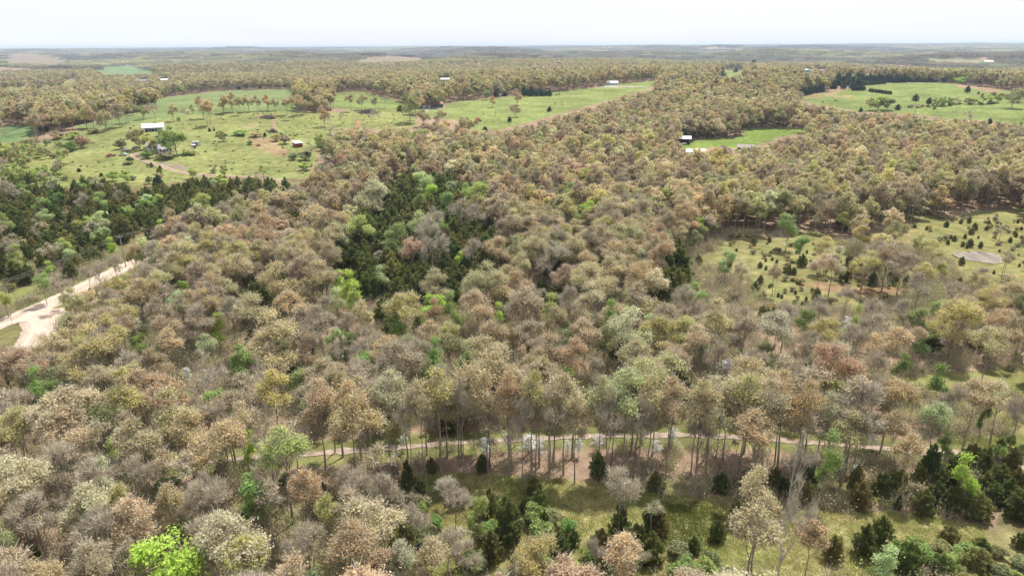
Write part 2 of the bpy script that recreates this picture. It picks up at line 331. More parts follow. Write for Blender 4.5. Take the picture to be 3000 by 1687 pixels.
for i in range(11):      # oaks and hickories with opening buds
    wv = (8.5, 7, 6.4, 9.5, 7.6, 5.8, 7.2, 5.2, 10.2, 6.2, 8.0)[i]; cbv = (.32, .45, .52, .27, .38, .5, .42, .4, .33, .3, .5)[i]
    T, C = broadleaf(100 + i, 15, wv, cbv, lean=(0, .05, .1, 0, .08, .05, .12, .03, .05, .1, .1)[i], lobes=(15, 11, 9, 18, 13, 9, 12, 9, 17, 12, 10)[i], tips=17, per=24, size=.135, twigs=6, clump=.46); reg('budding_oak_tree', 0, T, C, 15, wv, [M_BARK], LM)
for i in range(5):
    wv = (8.5, 7, 6.2, 9, 7.5)[i]
    T, C = broadleaf(120 + i, 15, wv, (.28, .36, .42, .24, .33)[i], lean=.06, lobes=(15, 11, 10, 17, 12)[i], tips=12, per=12, size=.27, twigs=3, lod=1); reg('budding_oak_tree', 1, T, C, 15, wv, [M_BARK], LM)
for i in range(5):
    T, C = broadleaf(140 + i, 15, 8, (.25, .35, .3, .22, .33)[i], lobes=13, tips=7, per=5, size=.58, twigs=1, lod=2); reg('budding_oak_tree', 2, T, C, 15, 8, [M_BARK], LM)
for i in range(3):      # open-grown, wide and round
    for lod in (0, 1, 2):
        T, C = broadleaf(160 + i, 12, 11.5, .26, lobes=(24, 20, 15)[lod], tips=(14, 12, 8)[lod], per=(18, 13, 7)[lod], size=(.17, .27, .5)[lod], twigs=(4, 2, 1)[lod], lod=lod); reg('budding_oak_tree', lod, T, C, 12, 11.5, [M_BARK], LM)
        T, C = broadleaf(360 + i, 10, 9.5, .2, lobes=(22, 18, 14)[lod], tips=(14, 12, 8)[lod], per=(22, 17, 9)[lod], size=(.17, .27, .5)[lod], twigs=(1, 0, 0)[lod], lod=lod); reg('leafy_tree', lod, T, C, 10, 9.5, [M_BARK], LM)
for i in range(5):      # leafless crowns: twigs carry the colour
    wv = (7.5, 6, 8.5, 5, 7)[i]
    T, C = broadleaf(200 + i, 14, wv, (.4, .5, .33, .5, .4)[i], lobes=15, tips=13, per=5, size=.10, twigs=11, twigw=.022, tl=.7, up=.9, tipr=.022); reg('bare_tree', 0, T, C, 14, wv, [M_BARK], LM)
for i in range(3):
    T, C = broadleaf(220 + i, 14, 7, (.4, .5, .33)[i], lobes=8, tips=11, per=3, size=.2, twigs=8, twigw=.03, lod=1, tl=.75, up=.8); reg('bare_tree', 1, T, C, 14, 7, [M_BARK], LM)
for i in range(3):
    T, C = broadleaf(240 + i, 14, 7, .4, lobes=8, tips=6, per=2, size=.5, twigs=4, twigw=.05, lod=2); reg('bare_tree', 2, T, C, 14, 7, [M_BARK], LM)
for i in range(5):      # trees already in green leaf
    wv = (6.5, 5.2, 7.5, 4.6, 6)[i]
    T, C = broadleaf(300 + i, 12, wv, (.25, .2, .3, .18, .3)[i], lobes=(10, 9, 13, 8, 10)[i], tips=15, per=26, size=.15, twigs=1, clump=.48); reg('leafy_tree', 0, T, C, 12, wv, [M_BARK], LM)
for i in range(3):
    T, C = broadleaf(320 + i, 12, 6, .25, lobes=9, tips=11, per=15, size=.28, twigs=0, lod=1); reg('leafy_tree', 1, T, C, 12, 6, [M_BARK], LM)
for i in range(3):
    T, C = broadleaf(340 + i, 12, 6, .25, lobes=8, tips=6, per=8, size=.55, twigs=0, lod=2); reg('leafy_tree', 2, T, C, 12, 6, [M_BARK], LM)
for i in range(5):
    wv = (3.0, 3.6, 2.6, 4.0, 3.3)[i]
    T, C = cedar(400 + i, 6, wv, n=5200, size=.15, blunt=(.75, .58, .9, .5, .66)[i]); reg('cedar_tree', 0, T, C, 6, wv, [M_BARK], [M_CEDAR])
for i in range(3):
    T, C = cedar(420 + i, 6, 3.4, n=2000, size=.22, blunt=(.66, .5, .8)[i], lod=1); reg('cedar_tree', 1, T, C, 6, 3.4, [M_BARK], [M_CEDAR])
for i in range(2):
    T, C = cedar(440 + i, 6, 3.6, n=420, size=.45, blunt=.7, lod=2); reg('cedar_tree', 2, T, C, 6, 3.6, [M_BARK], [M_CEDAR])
for i in range(4):
    T, C = shrub(500 + i); reg('shrub', 0, T, C, 2.4, 3.2, [M_BARK], LM)
for i in range(3):
    T, C = shrub(510 + i, n=260, size=.32, twigs=80, lod=1); reg('shrub', 1, T, C, 2.4, 3.2, [M_BARK], LM)
for i in range(4):      # slender forest-grown poles
    T, C = broadleaf(600 + i, 13, 3.6, (.6, .5, .66, .45)[i], lobes=5, tips=10, per=8, size=.13, twigs=6); reg('slender_tree', 0, T, C, 13, 3.6, [M_BARK], LM)
for i in range(2):
    T, C = broadleaf(620 + i, 13, 3.6, .55, lobes=5, tips=8, per=5, size=.25, twigs=3, lod=1); reg('slender_tree', 1, T, C, 13, 3.6, [M_BARK], LM)
for i in range(3):      # dogwood: tiers of white bloom
    g = np.random.default_rng(700 + i); T = MB(); C = MB(); T.tube([(0, 0, -.2), (.1, .1, 1.6), (.2, 0, 4)], [.09, .06, .02], 5)
    for k in range(11):
        a = k * 2.4; z = 1.7 + 2.7 * (k / 11) + g.normal() * .15; rr = 2.5 * (1 - .45 * k / 11) * g.uniform(.6, 1.05); e = np.array([rr * math.cos(a), rr * math.sin(a), z])
        T.tube([(.1, .05, z - .5), e], [.035, .012], 3); n = 95; u = g.random(n); pos = e * u[:, None] + np.array([.1, 0, z]) * (1 - u[:, None]) + g.normal(0, .42, (n, 3)) * np.array([1, 1, .16]); pos[:, 2] = z + g.normal(0, .09, n)
        C.quads(leafq(g, pos, np.tile([0, 0, 1.], (n, 1)), .12, jit=.5), 0, g.random(n))
    reg('dogwood_tree', 0, T, C, 5, 5, [M_BARK], [M_BLOOM]); 
# pale-limbed bare sycamore
for i in range(2):
    T, C = broadleaf(760 + i, 15, 9.5, .3, lobes=11, tips=12, per=1, size=.1, twigs=8, twigw=.03); reg('sycamore_tree', 0, T, C, 15, 9.5, [M_PALEBARK], LM)
# undergrowth and tall weeds
UNDER = []
for i in range(4):
    g = np.random.default_rng(800 + i); C = MB(); nq = 70
    s = np.concatenate([g.normal(0, .8, (nq, 2)), np.zeros((nq, 1))], 1); dd = unit(g.normal(0, .35, (nq, 3)) + np.array([0, 0, 1.])); L = g.uniform(.8, 3.2, nq)[:, None]
    e = s + dd * L; sd = unit(np.cross(dd, g.normal(0, 1, (nq, 3)))) * .028; C.quads(np.stack([s - sd, s + sd, e + sd * .4, e - sd * .4], 1), 1, g.random(nq))
    n = 150; k = g.integers(0, nq, n); pos = s[k] + dd[k] * L[k] * g.uniform(.4, 1.05, n)[:, None] + g.normal(0, .22, (n, 3)); C.quads(leafq(g, pos, np.tile([0, 0, 1.], (n, 1)), .11), 0, g.random(n))
    UNDER.append(C.mesh('undergrowth_mesh', LM))
TUFT = []
for i in range(4):
    g = np.random.default_rng(820 + i); C = MB(); nq = 90; s = np.concatenate([g.normal(0, .35, (nq, 2)), np.full((nq, 1), -.03)], 1); dd = unit(g.normal(0, .5, (nq, 3)) + np.array([0, 0, 1.]))
    L = g.uniform(.08, .34, nq)[:, None]; e = s + dd * L; sd = unit(np.cross(dd, g.normal(0, 1, (nq, 3)))) * .03; C.quads(np.stack([s - sd, s + sd, e + sd * .3, e - sd * .3], 1), 0, g.random(nq))
    TUFT.append(C.mesh('tuft_mesh', [M_LEAF]))
PATCH = [patch(900 + i).mesh('stand_mesh', LM) for i in range(5)]

# ---------------------------------------------------------------- tints (lit colours seen -> base colours)
TG = 1.10
TINT = {
 'tan': (200, 182, 132), 'olive tan': (182, 176, 120), 'orange tan': (202, 172, 126), 'pinkish brown': (172, 152, 126), 'brown': (160, 138, 112),
 'cream': (206, 198, 158), 'peach': (208, 186, 144), 'yellowish': (200, 188, 108), 'olive': (160, 158, 102), 'grey brown': (168, 154, 130), 'rusty': (184, 154, 118),
 'lime green': (176, 206, 74), 'yellow green': (172, 184, 98), 'fresh green': (146, 172, 92), 'pale green': (178, 192, 134), 'green': (124, 148, 74), 'dull green': (146, 152, 104),
 'grey': (170, 160, 144), 'dark green': (104, 112, 58), 'bluish dark green': (66, 82, 62), 'brownish green': (126, 122, 68), 'white': (240, 242, 238), 'white bloom': (246, 246, 240)}
def desat(c, a=.16): return (c * (1 - a) + c.mean() * a) * np.array([.985, .995, .965])
TINTL = {k: desat(lin(v)) * (TG if 'dark' not in k and k != 'brownish green' else 1.0) for k, v in TINT.items()}
for _k in ('tan', 'orange tan', 'pinkish brown', 'brown', 'peach', 'grey brown', 'rusty', 'yellowish', 'grey', 'cream'): TINTL[_k] = TINTL[_k] * .86 + TINTL['olive tan'] * .14
TINTL['white bloom'] = lin((246, 246, 240)) * .82
def tintof(name, g, j=.10):
    c = TINTL[name] * (1 + g.normal(0, j)) * (1 + g.normal(0, .04, 3)); return np.clip(c, .005, .9)
CAT = {'budding_oak_tree': 'oak tree', 'bare_tree': 'bare tree', 'leafy_tree': 'leafy tree', 'cedar_tree': 'cedar', 'shrub': 'shrub', 'slender_tree': 'young tree', 'dogwood_tree': 'dogwood', 'sycamore_tree': 'sycamore'}
THINGS = []    # (kind, x, y, z, h, w, tint name, hero label or None, extra)
LAND = []      # landmarks: (x, y, phrase)
def hero(kind, px, py, wpx, hm, tint, label=None, base=False, hpx=None, land=None, pos=0.66):
    """place one tree where the photo shows it: crown centre at the pixel (or its foot with base)"""
    if base:
        x, y, z = P(px, py)
        dep = float(x * F[0] + y * F[1] + (z - CAMH) * F[2])
        if hpx: hm = hpx * dep / FPX / math.cos(PITCH) * 1.0
    else:
        x, y, z = P(px, py, zoff=hm * pos)
        dep = float(x * F[0] + y * F[1] + (z + hm * pos - CAMH) * F[2])
    wm = wpx * dep / FPX
    THINGS.append([kind, x, y, z, hm, wm, tint, label])
    if land: LAND.append((x, y, land))
    return x, y, z
B, L_, N_, C_, S_, D_, Y_ = 'budding_oak_tree', 'leafy_tree', 'bare_tree', 'cedar_tree', 'shrub', 'dogwood_tree', 'sycamore_tree'
HE = [
 # lower left quarter -----------------------------------------------------------------------
 (L_, 510, 1648, 190, 14, 'lime green', 'brilliant lime green spreading tree at the lower edge of the photo', 'the brilliant lime green tree'),
 (B, 689, 1618, 165, 14, 'cream', 'big cream white budding tree just right of the lime green tree', 'the big cream white tree'),
 (B, 636, 1675, 65, 12, 'cream', 'small cream tree squeezed between the lime and big cream trees'),
 (B, 728, 1672, 112, 12, 'yellowish', 'mustard yellow round tree cut by the lower edge', 'the mustard yellow tree'),
 (B, 395, 1672, 80, 12, 'cream', 'cream budding tree left of the lime green tree'),
 (B, 336, 1458, 85, 14, 'cream', 'pale yellow cream round crown above a second yellow crown', 'the pair of pale yellow crowns'),
 (B, 367, 1503, 75, 12, 'yellowish', 'light yellow round crown below the pale cream one'),
 (B, 835, 1351, 125, 16, 'yellow green', 'broad domed yellow olive tree standing over dark trunks', 'the domed yellow olive tree'),
 (B, 640, 1327, 140, 15, 'orange tan', 'broad orange tan oak left of the domed yellow olive tree', 'the broad orange tan oak'),
 (B, 709, 1272, 72, 15, 'cream', 'cream yellow clumped crown above a neon green sapling'), (L_, 729, 1310, 36, 9, 'lime green', 'small neon green sapling tucked under a cream crown'),
 (B, 240, 1215, 125, 16, 'cream', 'tall greyish cream oak with billowing clumps', 'the greyish cream oak'), (B, 180, 1245, 130, 15, 'cream', 'wide greyish cream oak leaning on its taller twin'),
 (B, 200, 1290, 130, 14, 'peach', None), (L_, 357, 1236, 55, 11, 'pale green', 'light green round tree below a mustard crown'), (B, 397, 1184, 110, 15, 'yellowish', 'mustard olive oak above the light green round tree', 'the mustard olive oak'),
 (B, 498, 1201, 100, 15, 'orange tan', None), (B, 540, 1240, 120, 15, 'tan', None), (B, 808, 1172, 88, 15, 'yellowish', 'bright mustard domed tree in the brown woods', 'the bright mustard dome'),
 (L_, 130, 1147, 60, 12, 'fresh green', 'green tree beside a dark hollow in the brown woods'), (L_, 172, 1162, 50, 10, 'green', None), (L_, 648, 1197, 75, 11, 'fresh green', None), (L_, 741, 1452, 105, 11, 'fresh green', 'bright green two part tree in bare brown woods', 'the bright green two part tree'),
 (L_, 775, 1470, 60, 9, 'pale green', None), (B, 40, 1276, 105, 14, 'yellowish', 'yellow oak crown at the left edge', 'the yellow crown at the left edge'), (B, 893, 1465, 90, 12, 'orange tan', None), (B, 964, 1524, 70, 11, 'yellowish', None),
 (L_, 352, 1357, 62, 10, 'yellow green', None), (N_, 284, 1586, 115, 14, 'grey', 'large grey leafless tree among cream oaks', 'the large grey leafless tree'), (B, 73, 1457, 130, 15, 'cream', None), (B, 263, 1524, 112, 14, 'cream', None),
 (B, 385, 1575, 120, 14, 'peach', None), (B, 502, 1513, 82, 13, 'tan', None), (B, 14, 1612, 60, 12, 'pale green', None), (C_, 109, 1621, 26, 4, 'dark green', None),
 (N_, 600, 1500, 110, 13, 'grey brown', None), (N_, 180, 1390, 120, 14, 'pinkish brown', None), (N_, 420, 1420, 90, 13, 'grey brown', None), (B, 560, 1290, 90, 14, 'tan', None), (N_, 900, 1620, 110, 12, 'pinkish brown', None), (N_, 100, 1540, 120, 13, 'pinkish brown', None),
 (Y_, 588, 1112, 110, 15, 'grey', 'big leafless sycamore with white branching limbs', 'the white limbed sycamore'), (Y_, 766, 1122, 80, 14, 'grey', 'second white limbed leafless tree further right'), (N_, 50, 1215, 90, 13, 'grey brown', None),
 (C_, 160, 1190, 45, 7, 'dark green', None), (C_, 950, 1450, 40, 6, 'brownish green', None),
 # trunk row and foreground middle ------------------------------------------------------------
 (B, 1073, 1262, 165, 17, 'orange tan', 'largest tan oak with a fan of dark limbs at the row end', 'the fan limbed tan oak'),
 (B, 1150, 1155, 92, 17, 'cream', 'cream topped oak of the long trunk row'), (B, 1280, 1147, 105, 18, 'yellowish', 'yellow topped oak of the long trunk row', 'the yellow topped oak'), (B, 1235, 1180, 80, 17, 'tan', None), (B, 1425, 1155, 85, 17, 'tan', None),
 (B, 1490, 1165, 75, 17, 'orange tan', None), (B, 1571, 1155, 80, 18, 'yellowish', None), (B, 1656, 1161, 85, 17, 'tan', None), (B, 1760, 1165, 90, 17, 'olive tan', None), (B, 1840, 1150, 112, 18, 'pale green', 'pale green domed tree rising from the trunk row', 'the pale green dome'),
 (B, 1689, 1222, 75, 14, 'tan', None), (B, 1912, 1163, 85, 17, 'tan', None), (B, 1970, 1170, 80, 17, 'peach', None), (N_, 1352, 1160, 60, 17, 'grey brown', None), (N_, 1195, 1200, 70, 16, 'grey brown', None), (B, 1020, 1180, 95, 17, 'tan', None), (B, 930, 1170, 90, 16, 'peach', None), (B, 960, 1130, 80, 15, 'olive tan', None),
 (N_, 1610, 1190, 75, 16, 'pinkish brown', None), (N_, 1790, 1200, 80, 16, 'pinkish brown', None), (N_, 1530, 1210, 60, 15, 'grey brown', None), (N_, 1880, 1215, 70, 15, 'brown', None),
 (B, 1122, 1552, 165, 13, 'cream', 'wide cream yellow tree near the lower edge beside bare scrub', 'the wide cream yellow tree'), (B, 1174, 1678, 82, 12, 'cream', None), (B, 1262, 1668, 95, 12, 'peach', None), (B, 1555, 1655, 130, 11, 'yellowish', 'tan yellow round crown on the lower edge near cedars'),
 (B, 1810, 1658, 112, 12, 'peach', 'peach cream domed crown cut by the lower edge', 'the peach dome at the lower edge'), (L_, 1397, 1507, 62, 9, 'yellow green', 'slim yellow green tree against dark cedars', 'the slim yellow green tree'),
 (N_, 1215, 1540, 75, 10, 'grey brown', None), (N_, 1332, 1460, 110, 9, 'grey', 'spreading grey thicket tree in the green scrub', 'the spreading grey thicket tree'), (N_, 1130, 1460, 100, 10, 'grey brown', None), (N_, 1818, 1456, 112, 12, 'grey brown', 'vase shaped leafless tree rising behind a cedar', 'the vase shaped leafless tree'),
 (N_, 1310, 1600, 70, 8, 'grey brown', None), (N_, 1745, 1625, 50, 8, 'grey', None), (N_, 1365, 1640, 80, 8, 'brown', None),
 # right foreground ---------------------------------------------------------------------------
 (B, 2205, 1590, 135, 15, 'peach', 'tall peach budding tree standing in the meadow corner', 'the tall peach tree'), (B, 2215, 1500, 95, 18, 'cream', 'tallest cream sycamore like tree above the peach tree'), (Y_, 2305, 1520, 105, 17, 'pale green', 'pale green tree with white limbs beside the peach tree', 'the white limbed pale tree'),
 (B, 2373, 1600, 85, 10, 'orange tan', None), (L_, 2837, 1398, 66, 9, 'lime green', 'lime green small tree among dark cedars', 'the lime green tree among cedars'), (L_, 2429, 1350, 62, 13, 'fresh green', 'narrow fresh green tree in the trunk row', 'the narrow fresh green tree'),
 (L_, 2454, 1138, 68, 11, 'yellow green', 'bright yellow green tree behind the trunk row', 'the bright tree behind the trunk row'), (L_, 2762, 1136, 62, 11, 'green', 'dark green tree at the corner of the small meadow'), (L_, 2776, 1305, 42, 6, 'green', None),
 (B, 2219, 1303, 115, 15, 'orange tan', 'orange tan round oak before the trunk row', 'the orange round oak'), (B, 2361, 1180, 90, 17, 'orange tan', None), (B, 2251, 1175, 85, 17, 'cream', None), (B, 2190, 1160, 80, 17, 'yellowish', None), (B, 2300, 1150, 85, 16, 'tan', None), (B, 2060, 1180, 90, 17, 'tan', None),
 (B, 2430, 1200, 60, 14, 'cream', None), (B, 2500, 1190, 70, 15, 'tan', None), (B, 2616, 1275, 70, 12, 'rusty', None), (B, 2660, 1340, 75, 11, 'orange tan', None), (B, 2490, 1285, 90, 13, 'olive tan', None), (B, 2750, 1248, 85, 13, 'pale green', None), (B, 2610, 1175, 120, 14, 'orange tan', None), (N_, 2560, 1170, 70, 14, 'pinkish brown', None),
 (Y_, 2330, 1340, 90, 13, 'grey brown', 'leafless tree with pale drooping limbs in the row'), (B, 2850, 1190, 90, 13, 'tan', None), (B, 2930, 1185, 90, 12, 'peach', None), (L_, 2885, 1210, 25, 10, 'green', None), (N_, 2790, 1200, 70, 13, 'grey brown', None), (N_, 2980, 1230, 60, 12, 'grey brown', None), (N_, 2050, 1290, 90, 12, 'brown', None),
 (L_, 2604, 1668, 72, 7, 'pale green', None), (S_, 2073, 1668, 95, 4, 'yellow green', None), (S_, 2924, 1316, 62, 3, 'yellow green', 'bright green bush by the gravel road'), (S_, 2966, 1284, 34, 2.5, 'green', None), (S_, 2885, 1322, 30, 2, 'yellow green', None),
 # left middle ---------------------------------------------------------------------------------
 (L_, 124, 600, 46, 9, 'fresh green', None), (L_, 161, 590, 52, 10, 'green', None), (L_, 8, 658, 52, 10, 'fresh green', None), (L_, 137, 637, 42, 8, 'pale green', None), (L_, 226, 662, 35, 8, 'yellow green', None), (L_, 182, 728, 46, 9, 'yellow green', 'yellow green tree under the power line', 'the yellow green tree under the power line'), (L_, 199, 746, 36, 7, 'pale green', None),
 (L_, 139, 788, 28, 6, 'lime green', None), (L_, 124, 834, 50, 9, 'fresh green', 'fresh green tree beside the gravel road meadow', 'the green tree by the roadside meadow'), (L_, 8, 868, 44, 9, 'yellow green', None), (L_, 327, 722, 27, 8, 'lime green', None), (L_, 476, 670, 25, 8, 'lime green', None), (L_, 596, 590, 60, 10, 'yellow green', None),
 (N_, 178, 842, 62, 10, 'pinkish brown', 'pinkish leafless tree leaning over the gravel road', 'the pinkish tree over the road'), (N_, 286, 797, 45, 9, 'pinkish brown', None), (N_, 258, 810, 34, 9, 'grey brown', None), (N_, 335, 780, 45, 9, 'grey brown', None),
 (L_, 356, 836, 52, 6, 'lime green', 'flat topped neon green tree below the road', 'the flat topped neon tree'), (L_, 284, 955, 62, 9, 'lime green', None), (L_, 383, 930, 31, 6, 'lime green', None), (L_, 534, 848, 36, 8, 'lime green', None), (L_, 522, 888, 62, 10, 'pale green', None), (L_, 431, 732, 72, 10, 'pale green', None),
 (L_, 650, 687, 32, 9, 'fresh green', None), (L_, 638, 964, 42, 9, 'lime green', None), (L_, 418, 1016, 56, 9, 'fresh green', None), (L_, 700, 1063, 50, 9, 'fresh green', None), (L_, 787, 774, 26, 8, 'lime green', None), (L_, 787, 622, 28, 9, 'yellow green', None), (L_, 994, 832, 38, 9, 'lime green', None), (L_, 985, 875, 60, 9, 'pale green', None),
 (B, 605, 1032, 56, 11, 'pale green', None), (B, 270, 1047, 150, 16, 'yellowish', 'large mustard crowned tree near the road junction', 'the large mustard crown'), (B, 236, 980, 92, 13, 'olive tan', None), (B, 807, 1008, 148, 17, 'tan', 'great tan oak with clumped crown and a dark stem', 'the great clumped tan oak'),
 (B, 816, 832, 105, 15, 'tan', None), (B, 928, 832, 98, 15, 'olive tan', 'domed olive tan oak beside dark cedars', 'the domed olive oak'), (B, 704, 798, 92, 15, 'tan', None), (B, 418, 877, 86, 13, 'orange tan', None), (B, 605, 914, 96, 14, 'orange tan', None), (B, 733, 935, 120, 15, 'tan', None), (B, 861, 914, 88, 14, 'tan', None),
 (B, 513, 1026, 76, 13, 'orange tan', None), (B, 493, 977, 82, 13, 'rusty', None), (B, 95, 1088, 105, 14, 'rusty', 'rusty brown broad crown near the left edge', 'the rusty brown crown'), (L_, 985, 1020, 50, 10, 'green', None), (B, 414, 982, 50, 11, 'cream', None),
 (D_, 364, 1112, 40, 5, 'white bloom', None), (D_, 547, 1088, 36, 5, 'white bloom', None), (D_, 818, 1108, 26, 4, 'white bloom', None),
 # centre ----------------------------------------------------------------------------------------
 (B, 1087, 575, 102, 16, 'cream', 'wide pale cream tree above the dark cedar grove', 'the wide pale cream tree'), (L_, 1261, 562, 40, 11, 'lime green', None), (L_, 1224, 583, 32, 11, 'fresh green', None), (L_, 1398, 567, 80, 13, 'yellow green', None), (L_, 1679, 571, 52, 14, 'fresh green', None), (L_, 1716, 526, 32, 15, 'lime green', 'vivid green rounded tree in the tan canopy', 'the vivid green tree in the tan canopy'),
 (B, 1671, 629, 60, 14, 'yellowish', None), (L_, 1720, 625, 52, 13, 'lime green', None), (L_, 1948, 587, 42, 14, 'yellow green', None), (L_, 1269, 652, 56, 12, 'pale green', None), (L_, 1277, 688, 66, 13, 'green', None), (L_, 1530, 728, 46, 11, 'fresh green', None), (L_, 1356, 761, 36, 8, 'lime green', None), (L_, 1874, 774, 43, 11, 'pale green', None),
 (L_, 1700, 823, 40, 10, 'dull green', None), (L_, 1124, 815, 40, 9, 'pale green', None), (L_, 1017, 838, 46, 11, 'lime green', None), (L_, 1037, 877, 44, 10, 'lime green', None), (L_, 1265, 905, 72, 12, 'lime green', 'neon topped tree behind a tan round crown', 'the neon topped tree'), (B, 1270, 925, 55, 11, 'orange tan', None), (L_, 1331, 914, 46, 12, 'fresh green', None), (L_, 1455, 935, 31, 10, 'lime green', None),
 (L_, 1161, 964, 57, 11, 'fresh green', None), (L_, 1836, 877, 29, 10, 'lime green', None), (L_, 1662, 1096, 36, 9, 'lime green', 'small vivid green tree above the trunk row', 'the small vivid tree above the trunk row'), (L_, 1286, 1055, 56, 11, 'fresh green', 'fresh green tree beside a black green cedar', 'the green tree beside the black cedar'), (L_, 1360, 1052, 48, 10, 'fresh green', None),
 (L_, 1017, 1014, 50, 11, 'green', None), (L_, 1605, 914, 52, 11, 'yellow green', None), (L_, 1795, 930, 40, 11, 'fresh green', None), (B, 1609, 958, 88, 14, 'olive', None), (L_, 1054, 672, 80, 12, 'yellow green', None), (L_, 1390, 605, 60, 12, 'olive', None),
 (B, 1422, 838, 132, 16, 'olive tan', 'massive olive tan crown below the dark cedar grove', 'the massive olive tan crown'), (B, 1480, 870, 80, 14, 'orange tan', None), (B, 1397, 914, 86, 14, 'tan', None), (B, 1451, 993, 88, 13, 'orange tan', 'orange crowned oak in grey bare woods', 'the orange crowned oak'), (B, 1190, 935, 112, 15, 'yellowish', None), (B, 1460, 732, 82, 13, 'peach', None), (B, 1725, 774, 62, 12, 'peach', None),
 (B, 1745, 838, 125, 15, 'tan', None), (B, 1882, 819, 112, 16, 'tan', None), (B, 1930, 850, 70, 15, 'cream', None), (B, 1729, 894, 92, 14, 'cream', None), (B, 1849, 976, 122, 15, 'cream', 'silvery cream broad tree in the mid woods', 'the silvery cream tree'), (B, 1712, 999, 82, 13, 'peach', None), (B, 1646, 819, 62, 12, 'pinkish brown', None), (N_, 1617, 757, 125, 15, 'grey', 'wide lilac grey leafless tree in the middle', 'the wide lilac grey tree'),
 (B, 1207, 728, 68, 12, 'peach', None), (N_, 1110, 760, 30, 8, 'grey', None), (C_, 1250, 1085, 38, 7, 'dark green', 'blackish cedar standing left of a fresh green tree'), (C_, 1617, 870, 45, 6, 'dark green', None), (D_, 1617, 848, 26, 4, 'white bloom', None), (D_, 1712, 940, 34, 5, 'white bloom', None),
 # right middle ----------------------------------------------------------------------------------
 (L_, 2311, 660, 62, 13, 'fresh green', 'bright green tree on the meadow edge', 'the bright green meadow edge tree'), (L_, 2348, 715, 40, 8, 'green', None), (B, 2269, 808, 36, 9, 'tan', None), (L_, 2128, 765, 50, 10, 'pale green', None), (B, 2174, 803, 45, 10, 'cream', None), (B, 2400, 790, 65, 13, 'peach', 'peach twin stemmed tree in the meadow', 'the peach twin stemmed tree'),
 (B, 2440, 780, 60, 13, 'cream', None), (B, 2422, 735, 65, 11, 'yellowish', None), (B, 2534, 778, 90, 11, 'yellowish', 'golden round oak in the meadow clump', 'the golden round oak'), (B, 2600, 760, 90, 14, 'brown', None), (B, 2640, 790, 80, 13, 'brown', None), (N_, 2570, 745, 70, 12, 'grey brown', None), (C_, 2485, 775, 34, 8, 'brownish green', None),
 (B, 2518, 688, 46, 12, 'yellowish', None), (B, 2617, 690, 62, 12, 'yellow green', None), (L_, 2696, 716, 46, 8, 'pale green', 'whitish green tree left of the pond meadow', 'the whitish green tree'), (B, 2737, 745, 60, 12, 'yellowish', None), (L_, 2762, 790, 32, 6, 'yellow green', None), (B, 2700, 812, 60, 12, 'yellowish', None), (N_, 2690, 850, 55, 14, 'grey brown', None),
 (B, 2845, 838, 60, 10, 'peach', None), (B, 2803, 938, 132, 15, 'yellowish', 'big yellow tan oak with a long bare trunk', 'the big yellow tan oak'), (B, 2899, 1030, 100, 13, 'peach', 'peach oak standing alone on the small meadow edge', 'the lone peach oak'), (B, 2940, 965, 90, 12, 'orange tan', None), (B, 2600, 1020, 102, 14, 'orange tan', None), (L_, 2518, 955, 40, 12, 'yellow green', None),
 (L_, 2369, 950, 60, 10, 'green', None), (L_, 2460, 1003, 38, 8, 'pale green', None), (L_, 2704, 1005, 60, 8, 'fresh green', None), (L_, 2758, 905, 55, 8, 'fresh green', None), (B, 2116, 956, 82, 14, 'peach', None), (B, 2257, 985, 95, 15, 'cream', None), (B, 2033, 1020, 72, 14, 'cream', None), (B, 2180, 970, 80, 14, 'pinkish brown', None), (N_, 2300, 940, 70, 12, 'grey', None),
 (N_, 2010, 900, 90, 14, 'grey brown', None), (N_, 2400, 920, 80, 12, 'grey brown', None), (N_, 2560, 930, 80, 12, 'grey', None), (B, 2900, 880, 80, 11, 'yellowish', None), (B, 2960, 860, 80, 12, 'tan', None), (L_, 2640, 1070, 45, 7, 'green', None), (N_, 2480, 870, 60, 9, 'grey brown', None),
 (D_, 2132, 1066, 62, 5, 'white bloom', 'largest white dogwood under bare trees', 'the largest white dogwood'), (D_, 2105, 1075, 30, 4, 'white bloom', None), (D_, 2484, 941, 30, 5, 'white bloom', None), (D_, 2389, 979, 26, 4, 'white bloom', None), (D_, 2758, 987, 32, 4, 'white bloom', None), (D_, 2524, 1090, 28, 4, 'white bloom', None), (D_, 2484, 1101, 24, 4, 'white bloom', None),
 (D_, 1182, 1284, 34, 4, 'white bloom', None), (D_, 1421, 1296, 42, 5, 'white bloom', None), (D_, 1482, 1284, 28, 4, 'white bloom', None), (D_, 1547, 1288, 62, 5, 'white bloom', 'widest white dogwood behind the trunk row', 'the widest dogwood behind the row'), (D_, 1580, 1300, 40, 5, 'white bloom', None), (D_, 1664, 1301, 34, 4, 'white bloom', None), (D_, 1697, 1300, 36, 4, 'white bloom', None),
 (D_, 1750, 1284, 36, 4, 'white bloom', None), (D_, 1924, 1303, 40, 4, 'white bloom', None), (D_, 1972, 1268, 50, 5, 'white bloom', None), (D_, 2560, 1284, 30, 4, 'white bloom', None), (D_, 2505, 1374, 30, 4, 'white bloom', None), (D_, 2472, 1365, 20, 3.5, 'white bloom', None), (D_, 2130, 1145, 30, 4, 'white bloom', None),
]
for h in HE:
    row = h[0] in (B, N_) and 1125 < h[2] < 1225 and 925 < h[1] < 2450 and h[4] >= 14
    hero(h[0], h[1], h[2], h[3], h[4] + (.8 if row else 0), h[5], h[6], land=h[7] if len(h) > 7 else None, pos=.81 if row else .66)
